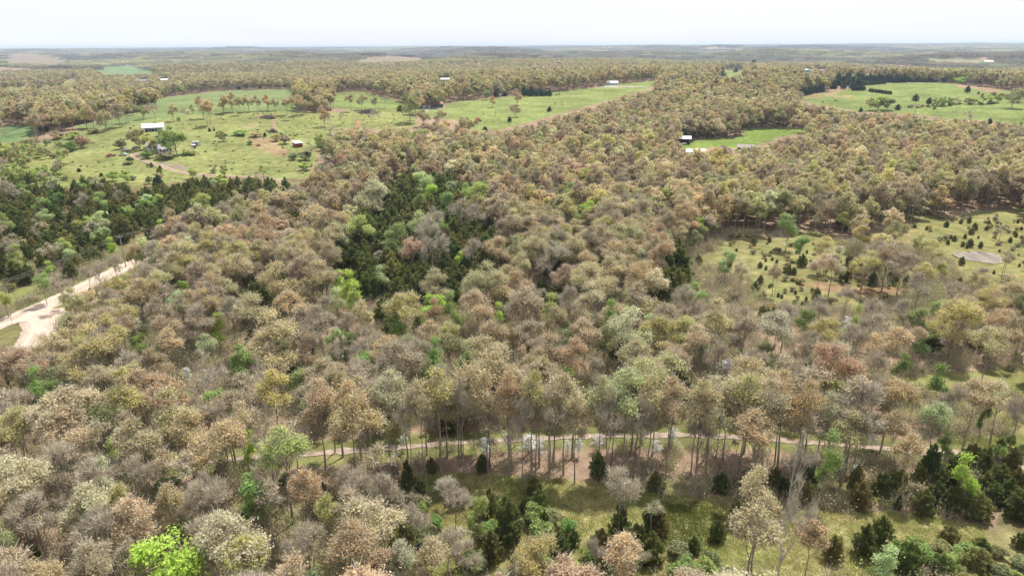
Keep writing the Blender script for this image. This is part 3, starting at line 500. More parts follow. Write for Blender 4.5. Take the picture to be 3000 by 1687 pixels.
# cedars whose crown centres are seen: px, py, width px, height px
CEDS = [(1197, 1408, 42, 92), (1231, 1446, 38, 60), (1436, 1489, 38, 95), (1492, 1542, 74, 115), (1480, 1500, 45, 70), (1563, 1438, 52, 66), (1579, 1477, 52, 66), (1540, 1480, 34, 45), (1440, 1610, 55, 85), (1594, 1532, 36, 56), (1636, 1606, 58, 70), (1762, 1598, 66, 72), (1814, 1540, 50, 105),
 (1905, 1520, 48, 84), (1930, 1535, 44, 76), (1863, 1574, 58, 62), (1908, 1610, 72, 78), (1920, 1414, 50, 50), (1413, 1361, 36, 50), (1750, 1369, 44, 72), (1264, 1366, 30, 44), (1680, 1580, 34, 46), (2383, 1542, 40, 54), (2438, 1608, 60, 66), (2527, 1588, 54, 88), (2575, 1556, 62, 76), (2517, 1455, 60, 76), (2701, 1475, 60, 70), (2784, 1468, 60, 76),
 (2859, 1488, 72, 70), (2980, 1480, 78, 78), (2628, 1475, 18, 42), (2778, 1568, 56, 46), (2656, 1633, 80, 72), (2750, 1662, 80, 62), (2855, 1650, 80, 74), (2871, 1602, 52, 44), (2988, 1584, 44, 42), (2361, 1446, 46, 60), (2737, 1446, 54, 66), (2583, 1422, 52, 66), (2506, 1396, 40, 60), (2109, 1418, 50, 54), (2194, 1410, 62, 68), (2267, 1406, 40, 62), (2290, 1425, 46, 46),
 (2365, 1400, 52, 70), (2628, 1412, 58, 66), (2721, 1359, 60, 96), (2790, 1380, 55, 90), (2843, 1335, 50, 62), (2879, 1359, 50, 84), (2920, 1402, 60, 76), (2972, 1410, 52, 70), (2905, 1450, 50, 60), (2154, 1511, 40, 64), (2690, 1400, 44, 60), (2750, 1405, 48, 56), (2880, 1420, 50, 62), (2960, 1350, 50, 70), (2930, 1300, 26, 30), (2950, 1440, 60, 70), (2830, 1440, 50, 66), (2100, 1560, 44, 56), (2030, 1600, 36, 46)]
for i, (px, py, w, h) in enumerate(CEDS):
    x, y, z = P(px, py + h * .42); dep = float(x * F[0] + y * F[1] + (z - CAMH) * F[2]); ang = math.atan2(CAMH - z, math.hypot(x, y))
    THINGS.append([C_, x, y, z, h * dep / FPX / max(math.cos(ang), .5) * .98, w * dep / FPX * 1.12, ('dark green', 'brownish green')[i % 3 == 2], None])
def z6(x, y): return 2000 + x / 2.415, 550 + y / 2.415
SMALL = [(1865, 278, 15), (1965, 255, 10), (2025, 250, 13), (2065, 280, 12), (2072, 302, 12), (2040, 330, 17), (2147, 302, 11), (2165, 262, 10), (2298, 307, 11), (2370, 250, 9), (1895, 362, 11), (1920, 378, 15), (1875, 402, 11), (1995, 360, 10), (1980, 415, 13), (2030, 418, 20), (2105, 426, 14), (2355, 350, 10), (2315, 388, 12), (2335, 445, 11), (1970, 548, 17), (1960, 690, 20),
 (2245, 728, 17), (2195, 752, 13), (2278, 295, 10), (2345, 332, 10), (2180, 285, 10), (2230, 320, 9), (2150, 715, 7), (2380, 560, 8), (2285, 525, 7), (2395, 300, 9), (2250, 400, 7), (547, 565, 15), (587, 523, 8), (633, 515, 9), (665, 535, 9), (588, 582, 10), (547, 680, 21), (510, 740, 24), (545, 790, 10), (570, 755, 9), (797, 752, 9), (807, 675, 9), (613, 708, 9), (675, 772, 10), (700, 780, 9),
 (872, 798, 9), (843, 830, 8), (612, 385, 13), (500, 408, 17), (1103, 435, 14), (1020, 412, 20), (878, 465, 8), (1190, 390, 8), (1408, 785, 14), (1437, 775, 12), (1325, 860, 24), (1258, 838, 13), (1545, 945, 24), (1300, 395, 22), (720, 600, 14), (750, 612, 20), (785, 615, 16), (840, 560, 28), (945, 790, 26), (1180, 590, 30), (1340, 690, 28), (1580, 700, 26), (1500, 690, 22), (1240, 640, 26),
 (560, 930, 30), (600, 935, 26), (640, 930, 26), (680, 930, 24), (720, 925, 22), (1690, 1325, 14), (2170, 1425, 14), (2025, 1400, 16), (60, 560, 14), (110, 540, 22), (90, 590, 10), (380, 450, 8), (330, 560, 18), (620, 470, 9), (2090, 360, 7), (2240, 455, 7), (2200, 610, 8), (1700, 345, 7), (1640, 285, 9), (1725, 300, 9), (2010, 430, 8)]
for i, (x_, y_, s) in enumerate(SMALL):
    px, py = z6(x_, y_); x, y, z = P(px, py); dep = float(x * F[0] + y * F[1] + (z - CAMH) * F[2]); wm = s * dep / FPX * 1.05
    THINGS.append([C_, x, y, z, wm * random.uniform(1.1, 1.5), wm, ('dark green', 'dark green', 'brownish green')[i % 3], None])
# far standing trees: (kind, zoom col origin, x, base y, top y, width) in thirds of the top band
FAR = [
 (B, 0, 340, 755, 612, 115, 'orange tan'), (B, 0, 403, 735, 600, 60, 'tan'), (B, 0, 460, 735, 600, 90, 'tan'), (B, 0, 550, 720, 585, 90, 'orange tan'), (B, 0, 655, 710, 545, 115, 'yellowish'), (B, 0, 710, 710, 555, 90, 'orange tan'), (B, 0, 805, 730, 590, 125, 'olive tan'), (B, 0, 905, 700, 530, 105, 'brown'), (B, 0, 955, 670, 530, 60, 'orange tan'), (B, 0, 972, 672, 540, 55, 'tan'),
 (B, 0, 1010, 615, 530, 60, 'olive tan'), (B, 0, 1085, 645, 550, 92, 'olive'), (N_, 0, 1180, 675, 540, 80, 'grey brown'), (B, 0, 1310, 660, 540, 72, 'tan'), (N_, 0, 1415, 700, 570, 52, 'grey brown'), (B, 0, 1455, 605, 540, 40, 'olive tan'), (B, 0, 1540, 640, 485, 95, 'orange tan'), (B, 0, 1570, 700, 525, 80, 'tan'), (B, 0, 1592, 690, 520, 85, 'peach'), (B, 0, 1690, 600, 475, 90, 'tan'),
 (B, 0, 1708, 605, 480, 60, 'tan'), (B, 0, 1755, 590, 455, 90, 'tan'), (B, 0, 1815, 615, 490, 64, 'olive tan'), (B, 0, 1850, 590, 500, 50, 'tan'), (B, 0, 1880, 588, 465, 88, 'tan'), (B, 0, 1948, 585, 470, 62, 'tan'), (B, 0, 2025, 580, 468, 72, 'tan'), (B, 0, 2080, 580, 490, 62, 'olive tan'), (B, 0, 2165, 615, 490, 72, 'orange tan'), (B, 0, 2215, 650, 490, 62, 'tan'), (B, 0, 2250, 620, 480, 60, 'tan'),
 (B, 0, 2290, 608, 478, 82, 'tan'), (B, 0, 2365, 590, 510, 72, 'olive tan'), (B, 0, 2450, 700, 555, 92, 'tan'), (B, 0, 2440, 590, 470, 112, 'tan'), (L_, 0, 1060, 872, 728, 122, 'olive'), (L_, 0, 1335, 912, 718, 185, 'yellow green'), (L_, 0, 1235, 870, 730, 85, 'green'), (L_, 0, 1150, 905, 760, 115, 'yellow green'), (S_, 0, 920, 868, 800, 105, 'dull green'), (S_, 0, 1110, 940, 885, 110, 'green'), (S_, 0, 1250, 948, 900, 150, 'dull green'),
 (C_, 0, 1195, 1150, 1070, 72, 'bluish dark green'), (C_, 0, 1210, 1028, 994, 30, 'bluish dark green'), (C_, 0, 1145, 1005, 972, 27, 'dark green'), (S_, 0, 1118, 1000, 975, 26, 'brown'), (C_, 0, 597, 1040, 1014, 32, 'bluish dark green'), (C_, 0, 2000, 775, 744, 26, 'bluish dark green'), (C_, 0, 765, 1075, 1047, 30, 'dark green'), (C_, 0, 1583, 735, 710, 25, 'bluish dark green'), (C_, 0, 1617, 731, 711, 16, 'bluish dark green'),
 (L_, 0, 1690, 812, 755, 60, 'dull green'), (S_, 0, 1660, 770, 735, 90, 'yellow green'), (S_, 0, 1820, 765, 728, 130, 'yellow green'), (S_, 0, 1930, 778, 740, 110, 'orange tan'), (S_, 0, 2090, 810, 760, 90, 'olive tan'), (S_, 0, 2150, 830, 770, 90, 'grey brown'), (S_, 0, 2120, 780, 745, 60, 'olive tan'), (S_, 0, 1890, 835, 808, 56, 'dull green'), (S_, 0, 2210, 950, 895, 75, 'dull green'), (N_, 0, 2335, 955, 850, 95, 'grey brown'), (S_, 0, 2310, 955, 890, 120, 'dull green'),
 (L_, 0, 2420, 850, 765, 90, 'yellow green'), (S_, 0, 2430, 880, 820, 90, 'green'), (N_, 0, 2500, 720, 620, 60, 'grey brown'), (N_, 0, 2570, 690, 600, 50, 'grey brown'), (N_, 0, 2530, 820, 700, 90, 'grey brown'), (S_, 0, 2300, 1030, 970, 130, 'yellow green'), (S_, 0, 2420, 1035, 985, 110, 'dull green'), (N_, 0, 2450, 1040, 920, 110, 'grey'), (N_, 0, 2540, 1030, 915, 100, 'grey'), (N_, 0, 1930, 1110, 1040, 55, 'grey brown'), (L_, 0, 1990, 1085, 1000, 60, 'yellow green'),
 (L_, 0, 1700, 1075, 1010, 55, 'yellow green'), (L_, 0, 1455, 1090, 1020, 60, 'yellow green'), (L_, 0, 850, 1110, 1040, 95, 'yellow green'), (L_, 0, 960, 1120, 1040, 80, 'yellow green'), (N_, 0, 335, 1130, 1040, 70, 'pinkish brown'), (S_, 0, 540, 885, 820, 130, 'green'), (S_, 0, 620, 860, 775, 110, 'rusty'), (S_, 0, 430, 790, 740, 120, 'pinkish brown'), (S_, 0, 700, 750, 712, 90, 'olive'), (S_, 0, 560, 790, 740, 120, 'yellow green'), (S_, 0, 985, 965, 925, 60, 'green'), (S_, 0, 970, 985, 960, 80, 'dull green'),
 (S_, 0, 985, 718, 704, 24, 'green'), (S_, 0, 1395, 920, 895, 60, 'green'), (S_, 0, 1440, 915, 880, 90, 'yellow green'), (S_, 0, 1230, 760, 740, 60, 'orange tan'), (S_, 0, 1955, 845, 830, 40, 'rusty'), (S_, 0, 2145, 912, 900, 24, 'rusty'), (S_, 0, 1990, 790, 782, 22, 'rusty'), (C_, 0, 2135, 862, 848, 14, 'dark green'), (S_, 0, 1880, 800, 792, 14, 'dull green'),
 (B, 1000, 1330, 540, 430, 82, 'orange tan'), (B, 1000, 1312, 628, 540, 88, 'rusty'), (B, 1000, 1145, 555, 478, 56, 'yellowish'), (L_, 1000, 1095, 497, 430, 48, 'fresh green'), (C_, 1000, 1570, 587, 550, 34, 'bluish dark green'), (C_, 1000, 1270, 664, 628, 36, 'bluish dark green'), (C_, 1000, 1085, 736, 702, 40, 'bluish dark green'), (B, 1000, 520, 668, 462, 130, 'olive'), (B, 1000, 560, 610, 440, 110, 'olive tan'), (C_, 1000, 445, 585, 540, 55, 'dark green'),
 (B, 1000, 75, 587, 460, 76, 'tan'), (B, 1000, 155, 578, 462, 80, 'tan'), (B, 1000, 255, 568, 480, 52, 'grey brown'), (N_, 1000, 232, 722, 590, 62, 'grey brown'), (N_, 1000, 285, 698, 580, 34, 'grey brown'), (N_, 1000, 330, 560, 470, 60, 'grey brown'), (B, 1000, 798, 835, 715, 112, 'rusty'), (B, 1000, 590, 860, 728, 155, 'yellow green'), (B, 1000, 640, 800, 680, 110, 'pinkish brown'), (B, 1000, 740, 700, 580, 90, 'olive tan'), (B, 1000, 620, 700, 585, 110, 'olive tan'),
 (B, 1000, 1030, 755, 630, 70, 'orange tan'), (B, 1000, 900, 790, 640, 110, 'tan'), (B, 1000, 960, 780, 640, 90, 'olive tan'), (N_, 1000, 1163, 655, 585, 14, 'grey'), (N_, 1000, 1072, 645, 595, 12, 'grey'), (N_, 1000, 1607, 560, 520, 22, 'dull green'), (N_, 1000, 1667, 572, 530, 16, 'grey'), (C_, 1000, 775, 515, 478, 25, 'bluish dark green'), (C_, 1000, 1232, 470, 445, 45, 'bluish dark green'),
 (B, 2000, 2480, 563, 425, 155, 'olive'), (L_, 2000, 1475, 580, 470, 130, 'yellow green'), (B, 2000, 1410, 580, 490, 70, 'tan'), (L_, 2000, 1540, 575, 482, 110, 'olive'), (C_, 2000, 1755, 507, 461, 52, 'bluish dark green'), (C_, 2000, 1858, 528, 486, 42, 'bluish dark green'), (C_, 2000, 1622, 573, 534, 44, 'bluish dark green'), (C_, 2000, 2148, 443, 398, 42, 'bluish dark green'), (C_, 2000, 2232, 453, 438, 20, 'bluish dark green'), (C_, 2000, 1343, 590, 558, 32, 'bluish dark green'),
 (N_, 2000, 2060, 585, 482, 40, 'grey brown'), (L_, 2000, 1888, 608, 528, 36, 'dull green'), (N_, 2000, 1750, 605, 530, 72, 'dull green'), (N_, 2000, 2165, 683, 595, 82, 'grey brown'), (C_, 2000, 2312, 680, 640, 40, 'bluish dark green'), (C_, 2000, 2550, 690, 665, 26, 'green'), (C_, 2000, 2345, 462, 438, 46, 'rusty'), (C_, 2000, 2405, 470, 450, 24, 'bluish dark green'), (C_, 2000, 1490, 300, 258, 52, 'bluish dark green'), (C_, 2000, 1720, 318, 258, 52, 'bluish dark green'),
 (S_, 2000, 1710, 556, 545, 14, 'dull green'), (L_, 2000, 2260, 535, 458, 48, 'olive'), (L_, 2000, 2305, 530, 465, 50, 'yellow green'), (L_, 2000, 2370, 525, 460, 50, 'yellow green'), (L_, 2000, 1905, 545, 488, 50, 'yellow green'), (L_, 2000, 1960, 545, 486, 55, 'yellow green'), (L_, 2000, 2015, 542, 490, 55, 'olive'), (L_, 2000, 2150, 532, 484, 60, 'olive'), (L_, 2000, 2200, 530, 488, 50, 'yellow green'), (L_, 2000, 2100, 380, 330, 80, 'yellow green'),
 (C_, 2000, 300, 325, 268, 45, 'bluish dark green'), (C_, 2000, 200, 310, 265, 40, 'bluish dark green'), (C_, 2000, 530, 270, 205, 50, 'bluish dark green'), (C_, 2000, 400, 290, 262, 36, 'bluish dark green'), (C_, 2000, 260, 305, 280, 30, 'bluish dark green'),
]
for k in range(9): FAR.append((C_, 1000, 1378 + k * 23 + (k % 3) * 4, 472 - (k % 2) * 4, (400, 415, 405, 412, 425, 415, 430, 432, 428)[k], 44, 'bluish dark green'))
for k in range(10): FAR.append((C_, 2000, 1413 + k * 17, 438 + k * 2 + (k % 2) * 2, 412 + k * 2.2, 26, 'bluish dark green'))
for k in range(6): FAR.append((C_, 2000, 1286 + k * 16, 428, 388 + (k % 3) * 4, 30, 'bluish dark green'))
for k in range(13): FAR.append((C_, 2000, 1345 + k * 15, 392 - k * 1.2, 362 - (k % 3) * 4, 26, 'bluish dark green'))
for k in range(26): FAR.append((C_, 2000, 1345 + k * 13, 352 + min(k, 20) * .8 + (k % 2) * 3, 304 + (k % 5) * 4 + k * .2, 34, 'bluish dark green'))
for k in range(18): FAR.append((C_, 2000, 1130 + (k * 37) % 215, 415 - (k % 4) * 22, 366 - (k % 4) * 22, 46, 'bluish dark green'))
for k in range(9): FAR.append((C_, 2000, 1690 + k * 27, 366, 326 + (k % 3) * 10, 42, 'bluish dark green'))
for k in range(7): FAR.append((C_, 2000, 895 + k * 26, 470 - k * 5, 410 - k * 5, 40, 'bluish dark green'))
for k in range(6): FAR.append((C_, 2000, 2325 - k * 10, 360 - 0 * k, 335, 20, 'bluish dark green'))
for (kd, ox, zx, zb, zt, zw, tn) in FAR:
    px, pb, pt = ox + zx / 2.576, 100 + zb / 2.576, 100 + zt / 2.576
    hero(kd, px, pb, zw / 2.576, 0, tn, None, base=True, hpx=pb - pt)
NHERO = len(THINGS)
# ---------------------------------------------------------------- clear views: road and buildings
CLEAR = [[(0, 935), (190, 868), (310, 798), (392, 757), (405, 770), (300, 830), (215, 872), (160, 908), (142, 960), (110, 1010), (60, 1042), (0, 1062)],
         [(2890, 1338), (3010, 1345), (3010, 1372), (2900, 1362)], [(2781, 730), (2940, 730), (2940, 782), (2781, 782)]]
CLEARB = [(1284, 227, 1325, 241), (1986, 405, 2024, 428), (2008, 447, 2066, 458), (2122, 442, 2148, 446), (2165, 434, 2195, 437), (2350, 198, 2382, 213), (2390, 199, 2420, 213), (466, 229, 498, 240), (408, 231, 435, 242),
          (2870, 161, 2908, 169), (2882, 177, 2910, 185), (1770, 236, 1812, 254), (1228, 302, 1302, 326), (1745, 246, 1800, 258), (674, 574, 684, 600), (346, 686, 358, 712)]
CLEARD = []
for r in CLEARB:
    b = P((r[0] + r[2]) / 2, r[3]); CLEARD.append(math.hypot(b[0], b[1]))
ROADL = [(-420, 1120), (-200, 1030), (0, 950), (124, 900), (186, 872), (257, 838), (331, 802), (397, 769), (500, 727), (596, 689), (704, 643), (780, 612), (894, 572), (1000, 535)]
ROADB = [(150, 905), (122, 930), (118, 962), (96, 1000), (60, 1032), (0, 1066), (-150, 1130), (-300, 1230)]
ROADR = [(3300, 1405), (3120, 1378), (3000, 1358), (2880, 1345), (2700, 1322), (2560, 1312), (2400, 1298), (2100, 1278), (1800, 1276), (1500, 1288), (1200, 1308), (900, 1330), (600, 1352), (420, 1364), (250, 1388), (0, 1420), (-300, 1450)]
DRIVE = [(392, 450), (390, 457), (402, 465), (430, 474), (470, 487), (520, 503), (560, 510), (600, 513), (680, 517), (760, 522), (840, 534)]
def world_line(pts, per=14):
    w = np.array([P(*p)[:2] for p in pts]); out = []
    for i in range(len(w) - 1):
        p0 = w[max(i - 1, 0)]; p1 = w[i]; p2 = w[i + 1]; p3 = w[min(i + 2, len(w) - 1)]
        for k in range(per):
            t = k / per; out.append(.5 * ((2 * p1) + (-p0 + p2) * t + (2 * p0 - 5 * p1 + 4 * p2 - p3) * t * t + (-p0 + 3 * p1 - 3 * p2 + p3) * t ** 3))
    out.append(w[-1]); return np.array(out)
WL = {'l': world_line(ROADL), 'b': world_line(ROADB), 'r': world_line(ROADR), 'd': world_line(DRIVE, 8)}
# ---------------------------------------------------------------- random woodland
hx = np.array([t[1] for t in THINGS]); hy = np.array([t[2] for t in THINGS]); hz = np.array([t[3] for t in THINGS]); hh = np.array([t[4] for t in THINGS]); hw = np.array([t[5] for t in THINGS])
hpx, hpy = proj(hx, hy, hz + hh * .62); hd = np.hypot(hx, hy); hwpx = hw * FPX / hd
def scatter(d0, d1, sp, half):
    """jittered grid of points in the wedge before the camera"""
    xs = np.arange(-d1 * math.sin(half) - 20, d1 * math.sin(half) + 20, sp); ys = np.arange(max(d0 * math.cos(half), 20) * .9, d1, sp)
    X, Y = np.meshgrid(xs, ys); X = X + rng.uniform(-.44, .44, X.shape) * sp; Y = Y + rng.uniform(-.44, .44, Y.shape) * sp
    X = X.ravel(); Y = Y.ravel(); d = np.hypot(X, Y); m = (d > d0) & (d <= d1) & (np.abs(np.arctan2(X, Y)) < half); return X[m], Y[m]
def road_dist(X, Y):
    m = np.full(X.shape, 1e9)
    for k in ('l', 'b', 'r', 'd'):
        for q in WL[k][::3]: m = np.minimum(m, np.hypot(X - q[0], Y - q[1]))
    return m
def far_ok(poly): return poly is FIELDS[12][0] or poly is FIELDS[10][0] or poly is FIELDS[11][0] or poly is FIELDS[5][0] or poly is FIELDS[4][0] or poly is FIELDS[6][0]
def keepers(X, Y, H, Wd, near, airy=None, dark=None):
    Z = terrain(X, Y); d = np.hypot(X, Y); bad = np.zeros(X.shape, bool)
    bx, by = proj(X, Y, Z); tx, ty = proj(X, Y, Z + H * .95); mx_, my = proj(X, Y, Z + H * .6); side = Wd * .36 * FPX / d
    for poly, col, op in FIELDS:
        xs = [p[0] for p in poly]; far = max(p[1] for p in poly) < 270
        for (a, b) in [(bx, by), (tx, ty), (mx_, my)] + ([(proj(X, Y, Z + H * q)[0] + side * e, proj(X, Y, Z + H * q)[1]) for q in (.3, .6, .85, .98) for e in (-1.3, -.6, 0, .6, 1.3)] if near and far_ok(poly) else []): bad |= inpoly(a, b, poly)
    for poly in CLEAR:
        for (a, b) in ((bx, by), (tx, ty), (mx_, my), (mx_ - side, my), (mx_ + side, my)): bad |= inpoly(a, b, poly)
    for r, rd in zip(CLEARB, CLEARD):
        if rd is None: continue
        in_ = lambda a, b: (a > r[0]) & (a < r[2]) & (b > r[1]) & (b < r[3])
        bad |= (d < rd + 14) & (in_(tx, ty) | in_(mx_, my) | in_(bx, by) | in_(mx_, (ty + my) / 2) | in_(mx_, (by + my) / 2) | in_(mx_ - side, my) | in_(mx_ + side, my))
    if near:
        m = road_dist(X, Y); rw = inpoly(bx, by, Z_ROW) | inpoly(bx, by, Z_BARE); bad |= m < np.where(rw, 1.5, 4.6); pk = np.full(X.shape, .88)
        if airy is not None: pk = np.where(airy, .35, pk)
        inzr = inpoly(bx, by, Z_ROW); pk = np.where(inzr, .12, pk)
        if dark is not None:
            for q in Z_GROVE + [Z_BELT]: bad |= ~dark & (inpoly(mx_, my, q) | inpoly(tx, ty, q) | inpoly(mx_ - side, my, q) | inpoly(mx_ + side, my, q)) & ~inpoly(bx, by, q) & (rng.random(X.shape) < .97)
        for q in Z_THIN: bad |= (inpoly(bx, by, q) | inpoly(mx_, my, q)) & (rng.random(X.shape) < .88)
        for i in range(NHERO):
            if hd[i] > 1200: continue
            bad |= np.hypot(X - hx[i], Y - hy[i]) < np.where(inzr, .10, .31) * (Wd + hw[i])
            # do not let a nearer random tree stand before the middle of one placed from the photo
            occ = (d < hd[i]) & (np.abs(mx_ - hpx[i]) < .5 * hwpx[i] + side * .4) & (ty < hpy[i] + .3 * hwpx[i]) & (by > hpy[i]) & ((hpy[i] - ty) < 240)
            bad |= occ & (rng.random(X.shape) < pk)
    return ~bad, Z, bx, by, mx_, my
Z_LEFTCEDAR = [(-400, 535), (300, 548), (560, 522), (900, 520), (870, 560), (700, 610), (540, 665), (400, 715), (250, 795), (120, 825), (0, 870), (-400, 1000)]
Z_LEFTSHRUB = [(-300, 412), (110, 418), (190, 450), (190, 500), (330, 525), (380, 555), (0, 570), (-300, 600)]
Z_GROVE = [[(1190, 560), (1330, 560), (1420, 630), (1465, 720), (1480, 790), (1440, 850), (1370, 860), (1330, 905), (1150, 935), (1060, 870), (990, 800), (1020, 720), (1060, 640)], [(1600, 800), (1660, 830), (1640, 900), (1580, 900)], [(720, 880), (870, 850), (860, 950), (760, 960), (690, 920)], [(1960, 760), (2030, 790), (2000, 900), (1930, 900)], [(2020, 880), (2260, 925), (2240, 960), (2040, 930)]]
Z_BELT = [(-400, 535), (300, 548), (560, 522), (880, 522), (850, 545), (700, 572), (560, 612), (470, 655), (380, 708), (250, 785), (120, 825), (0, 870), (-400, 1000)]
Z_THIN = [[(2000, 775), (2160, 690), (2480, 700), (2700, 650), (3010, 700), (3010, 900), (2700, 930), (2300, 925), (2040, 880)], [(2560, 1100), (3010, 1070), (3010, 1290), (2800, 1290), (2600, 1180)]]
Z_ROW = [(980, 1300), (2500, 1300), (2500, 1400), (1900, 1425), (1500, 1392), (1250, 1378), (1000, 1400)]
Z_CEDROW = [(1700, 1400), (1900, 1405), (2560, 1395), (3050, 1370), (3050, 1500), (2700, 1480), (2480, 1475), (2330, 1460), (2090, 1445), (1880, 1438)]
Z_SCRUB = [(1200, 1460), (1500, 1490), (1700, 1530), (1850, 1580), (2050, 1610), (2120, 1720), (1150, 1720)]
Z_BARE = [(-100, 1300), (950, 1380), (1180, 1470), (1180, 1740), (-100, 1740)]
Z_PINK = [(200, 820), (560, 700), (760, 640), (900, 720), (800, 1100), (500, 1200), (100, 1150)]
Z_MIDR = [(1500, 560), (3050, 430), (3050, 620), (2650, 640), (2200, 700), (1700, 760)]
Z_RIGHTM = [(1990, 880), (3050, 840), (3050, 1290), (1990, 1290)]
def choose(g, bx, by, d):
    """kind, tint, height, width of a woodland tree from where it stands"""
    P_ = lambda poly: _in1(bx, by, poly)
    if d < 3000:
        if P_(Z_LEFTCEDAR):
            return pick(g, [(C_, 'brownish green', .27), (C_, 'dark green', .42), (L_, 'fresh green', .02), (L_, 'pale green', .03), (L_, 'yellow green', .02), (S_, 'olive', .09), (S_, 'tan', .05), (N_, 'grey brown', .06), (S_, 'grey brown', .06)])
        if P_(Z_LEFTSHRUB): return pick(g, [(L_, 'yellow green', .26), (S_, 'yellow green', .22), (S_, 'olive', .18), (L_, 'olive', .12), (S_, 'tan', .1), (N_, 'grey brown', .07), (C_, 'dark green', .05)], .7)
        for q in Z_GROVE:
            if P_(q): return pick(g, [(C_, 'dark green', .78), (C_, 'brownish green', .22)] if g.random() < .93 else [(N_, 'grey', .3), (L_, 'fresh green', .4), (L_, 'pale green', .3)], 1.0 if d < 1 else 1.32)
        if P_(Z_ROW): return pick(g, [(B, 'tan', .15), (B, 'cream', .06), (B, 'yellowish', .04), (B, 'orange tan', .05), ('slender_tree', 'tan', .30), ('slender_tree', 'pinkish brown', .2), ('slender_tree', 'olive tan', .16), (N_, 'grey brown', .18), (L_, 'olive', .04)], 1.22)
        if P_(Z_CEDROW): return pick(g, [(C_, 'dark green', .40), (C_, 'brownish green', .2), (N_, 'grey brown', .14), (S_, 'grey brown', .12), (S_, 'dull green', .08), ('slender_tree', 'orange tan', .06)], .9)
        if P_(Z_SCRUB): return pick(g, [(S_, 'fresh green', .24), (S_, 'yellow green', .16), (S_, 'dull green', .22), (S_, 'grey brown', .12), (N_, 'grey', .06), ('slender_tree', 'dull green', .1), (C_, 'brownish green', .06), (L_, 'dull green', .04)], .72)
        if P_(Z_BARE): return pick(g, [(N_, 'grey brown', .12), (N_, 'pinkish brown', .12), (N_, 'brown', .05), ('slender_tree', 'pinkish brown', .14), ('slender_tree', 'tan', .14), ('slender_tree', 'dull green', .08), (B, 'tan', .11), (B, 'peach', .07), (B, 'cream', .04), (B, 'pinkish brown', .06), (S_, 'dull green', .05), (L_, 'dull green', .02), (L_, 'yellow green', .01)], .95)
        if P_(Z_RIGHTM): return pick(g, [(B, 'tan', .13), (B, 'peach', .12), (B, 'cream', .06), (B, 'yellowish', .06), (B, 'orange tan', .09), (N_, 'grey brown', .16), (N_, 'pinkish brown', .06), ('slender_tree', 'tan', .1), (S_, 'dull green', .08), (L_, 'fresh green', .035), (L_, 'dull green', .045), (C_, 'dark green', .03), (S_, 'grey brown', .06)], .95)
        if P_(Z_PINK): return pick(g, [(B, 'pinkish brown', .22), (N_, 'pinkish brown', .15), (B, 'rusty', .12), (N_, 'grey brown', .12), (B, 'tan', .1), (B, 'peach', .06), (B, 'olive tan', .08), (L_, 'fresh green', .02), (L_, 'dull green', .04), (C_, 'dark green', .07), ('slender_tree', 'pinkish brown', .04)], .95)
        if P_(Z_MIDR): return pick(g, [(B, 'tan', .2), (B, 'peach', .13), (B, 'olive tan', .13), (B, 'pinkish brown', .13), (B, 'yellowish', .08), (B, 'brown', .06), (N_, 'grey brown', .09), (L_, 'yellow green', .05), (L_, 'dull green', .03), (C_, 'dark green', .015), (B, 'cream', .05)], 1.05)
        if by > 520: return pick(g, [(B, 'tan', .14), (B, 'olive tan', .11), (B, 'pinkish brown', .15), (B, 'peach', .08), (B, 'orange tan', .07), (B, 'yellowish', .04), (B, 'rusty', .05), (N_, 'grey brown', .11), (N_, 'pinkish brown', .03), (L_, 'fresh green', .03), (L_, 'dull green', .05), (L_, 'yellow green', .04), (L_, 'pale green', .03), (C_, 'dark green', .05), (B, 'cream', .03), ('slender_tree', 'pinkish brown', .03)], 1.0)
    return pick(g, [(B, 'olive tan', .28), (B, 'tan', .30), (B, 'yellowish', .02), (B, 'cream', .02), (B, 'peach', .04), (B, 'brown', .13), (B, 'pinkish brown', .10), (B, 'olive', .05), (N_, 'grey brown', .03), (L_, 'dull green', .015), (L_, 'yellow green', .012), (C_, 'bluish dark green', .01)], 1.1)
def _in1(x, y, poly):
    c = False; n = len(poly); j = n - 1
    for i in range(n):
        xi, yi = poly[i]; xj, yj = poly[j]
        if (yi > y) != (yj > y) and x < (xj - xi) * (y - yi) / (yj - yi) + xi: c = not c
        j = i
    return c
def pick(g, opts, sc=1.0):
    r = g.random() * sum(o[2] for o in opts)
    for k, t, w in opts:
        r -= w
        if r <= 0: break
    u = g.random()
    if k == B: h = 10 + 7 * u; w = 4.2 + 3.7 * g.random() + (2.4 if g.random() < .15 else 0)
    elif k == N_: h = 8 + 7 * u; w = 4.0 + 2.9 * g.random()
    elif k == L_: h = 7 + 4.5 * u; w = 3.6 + 2.6 * g.random()
    elif k == C_: h = 3.8 + 4.2 * u; w = h * g.uniform(.58, .88)
    elif k == S_: h = 1.8 + 1.8 * u; w = 2.6 + 2.6 * g.random()
    else: h = 9 + 5 * u; w = 2.6 + 1.8 * g.random()
    if k in (S_,): sc = 1
    return k, t, h * sc, w * sc
RAND = []
GZ = np.random.default_rng(21)
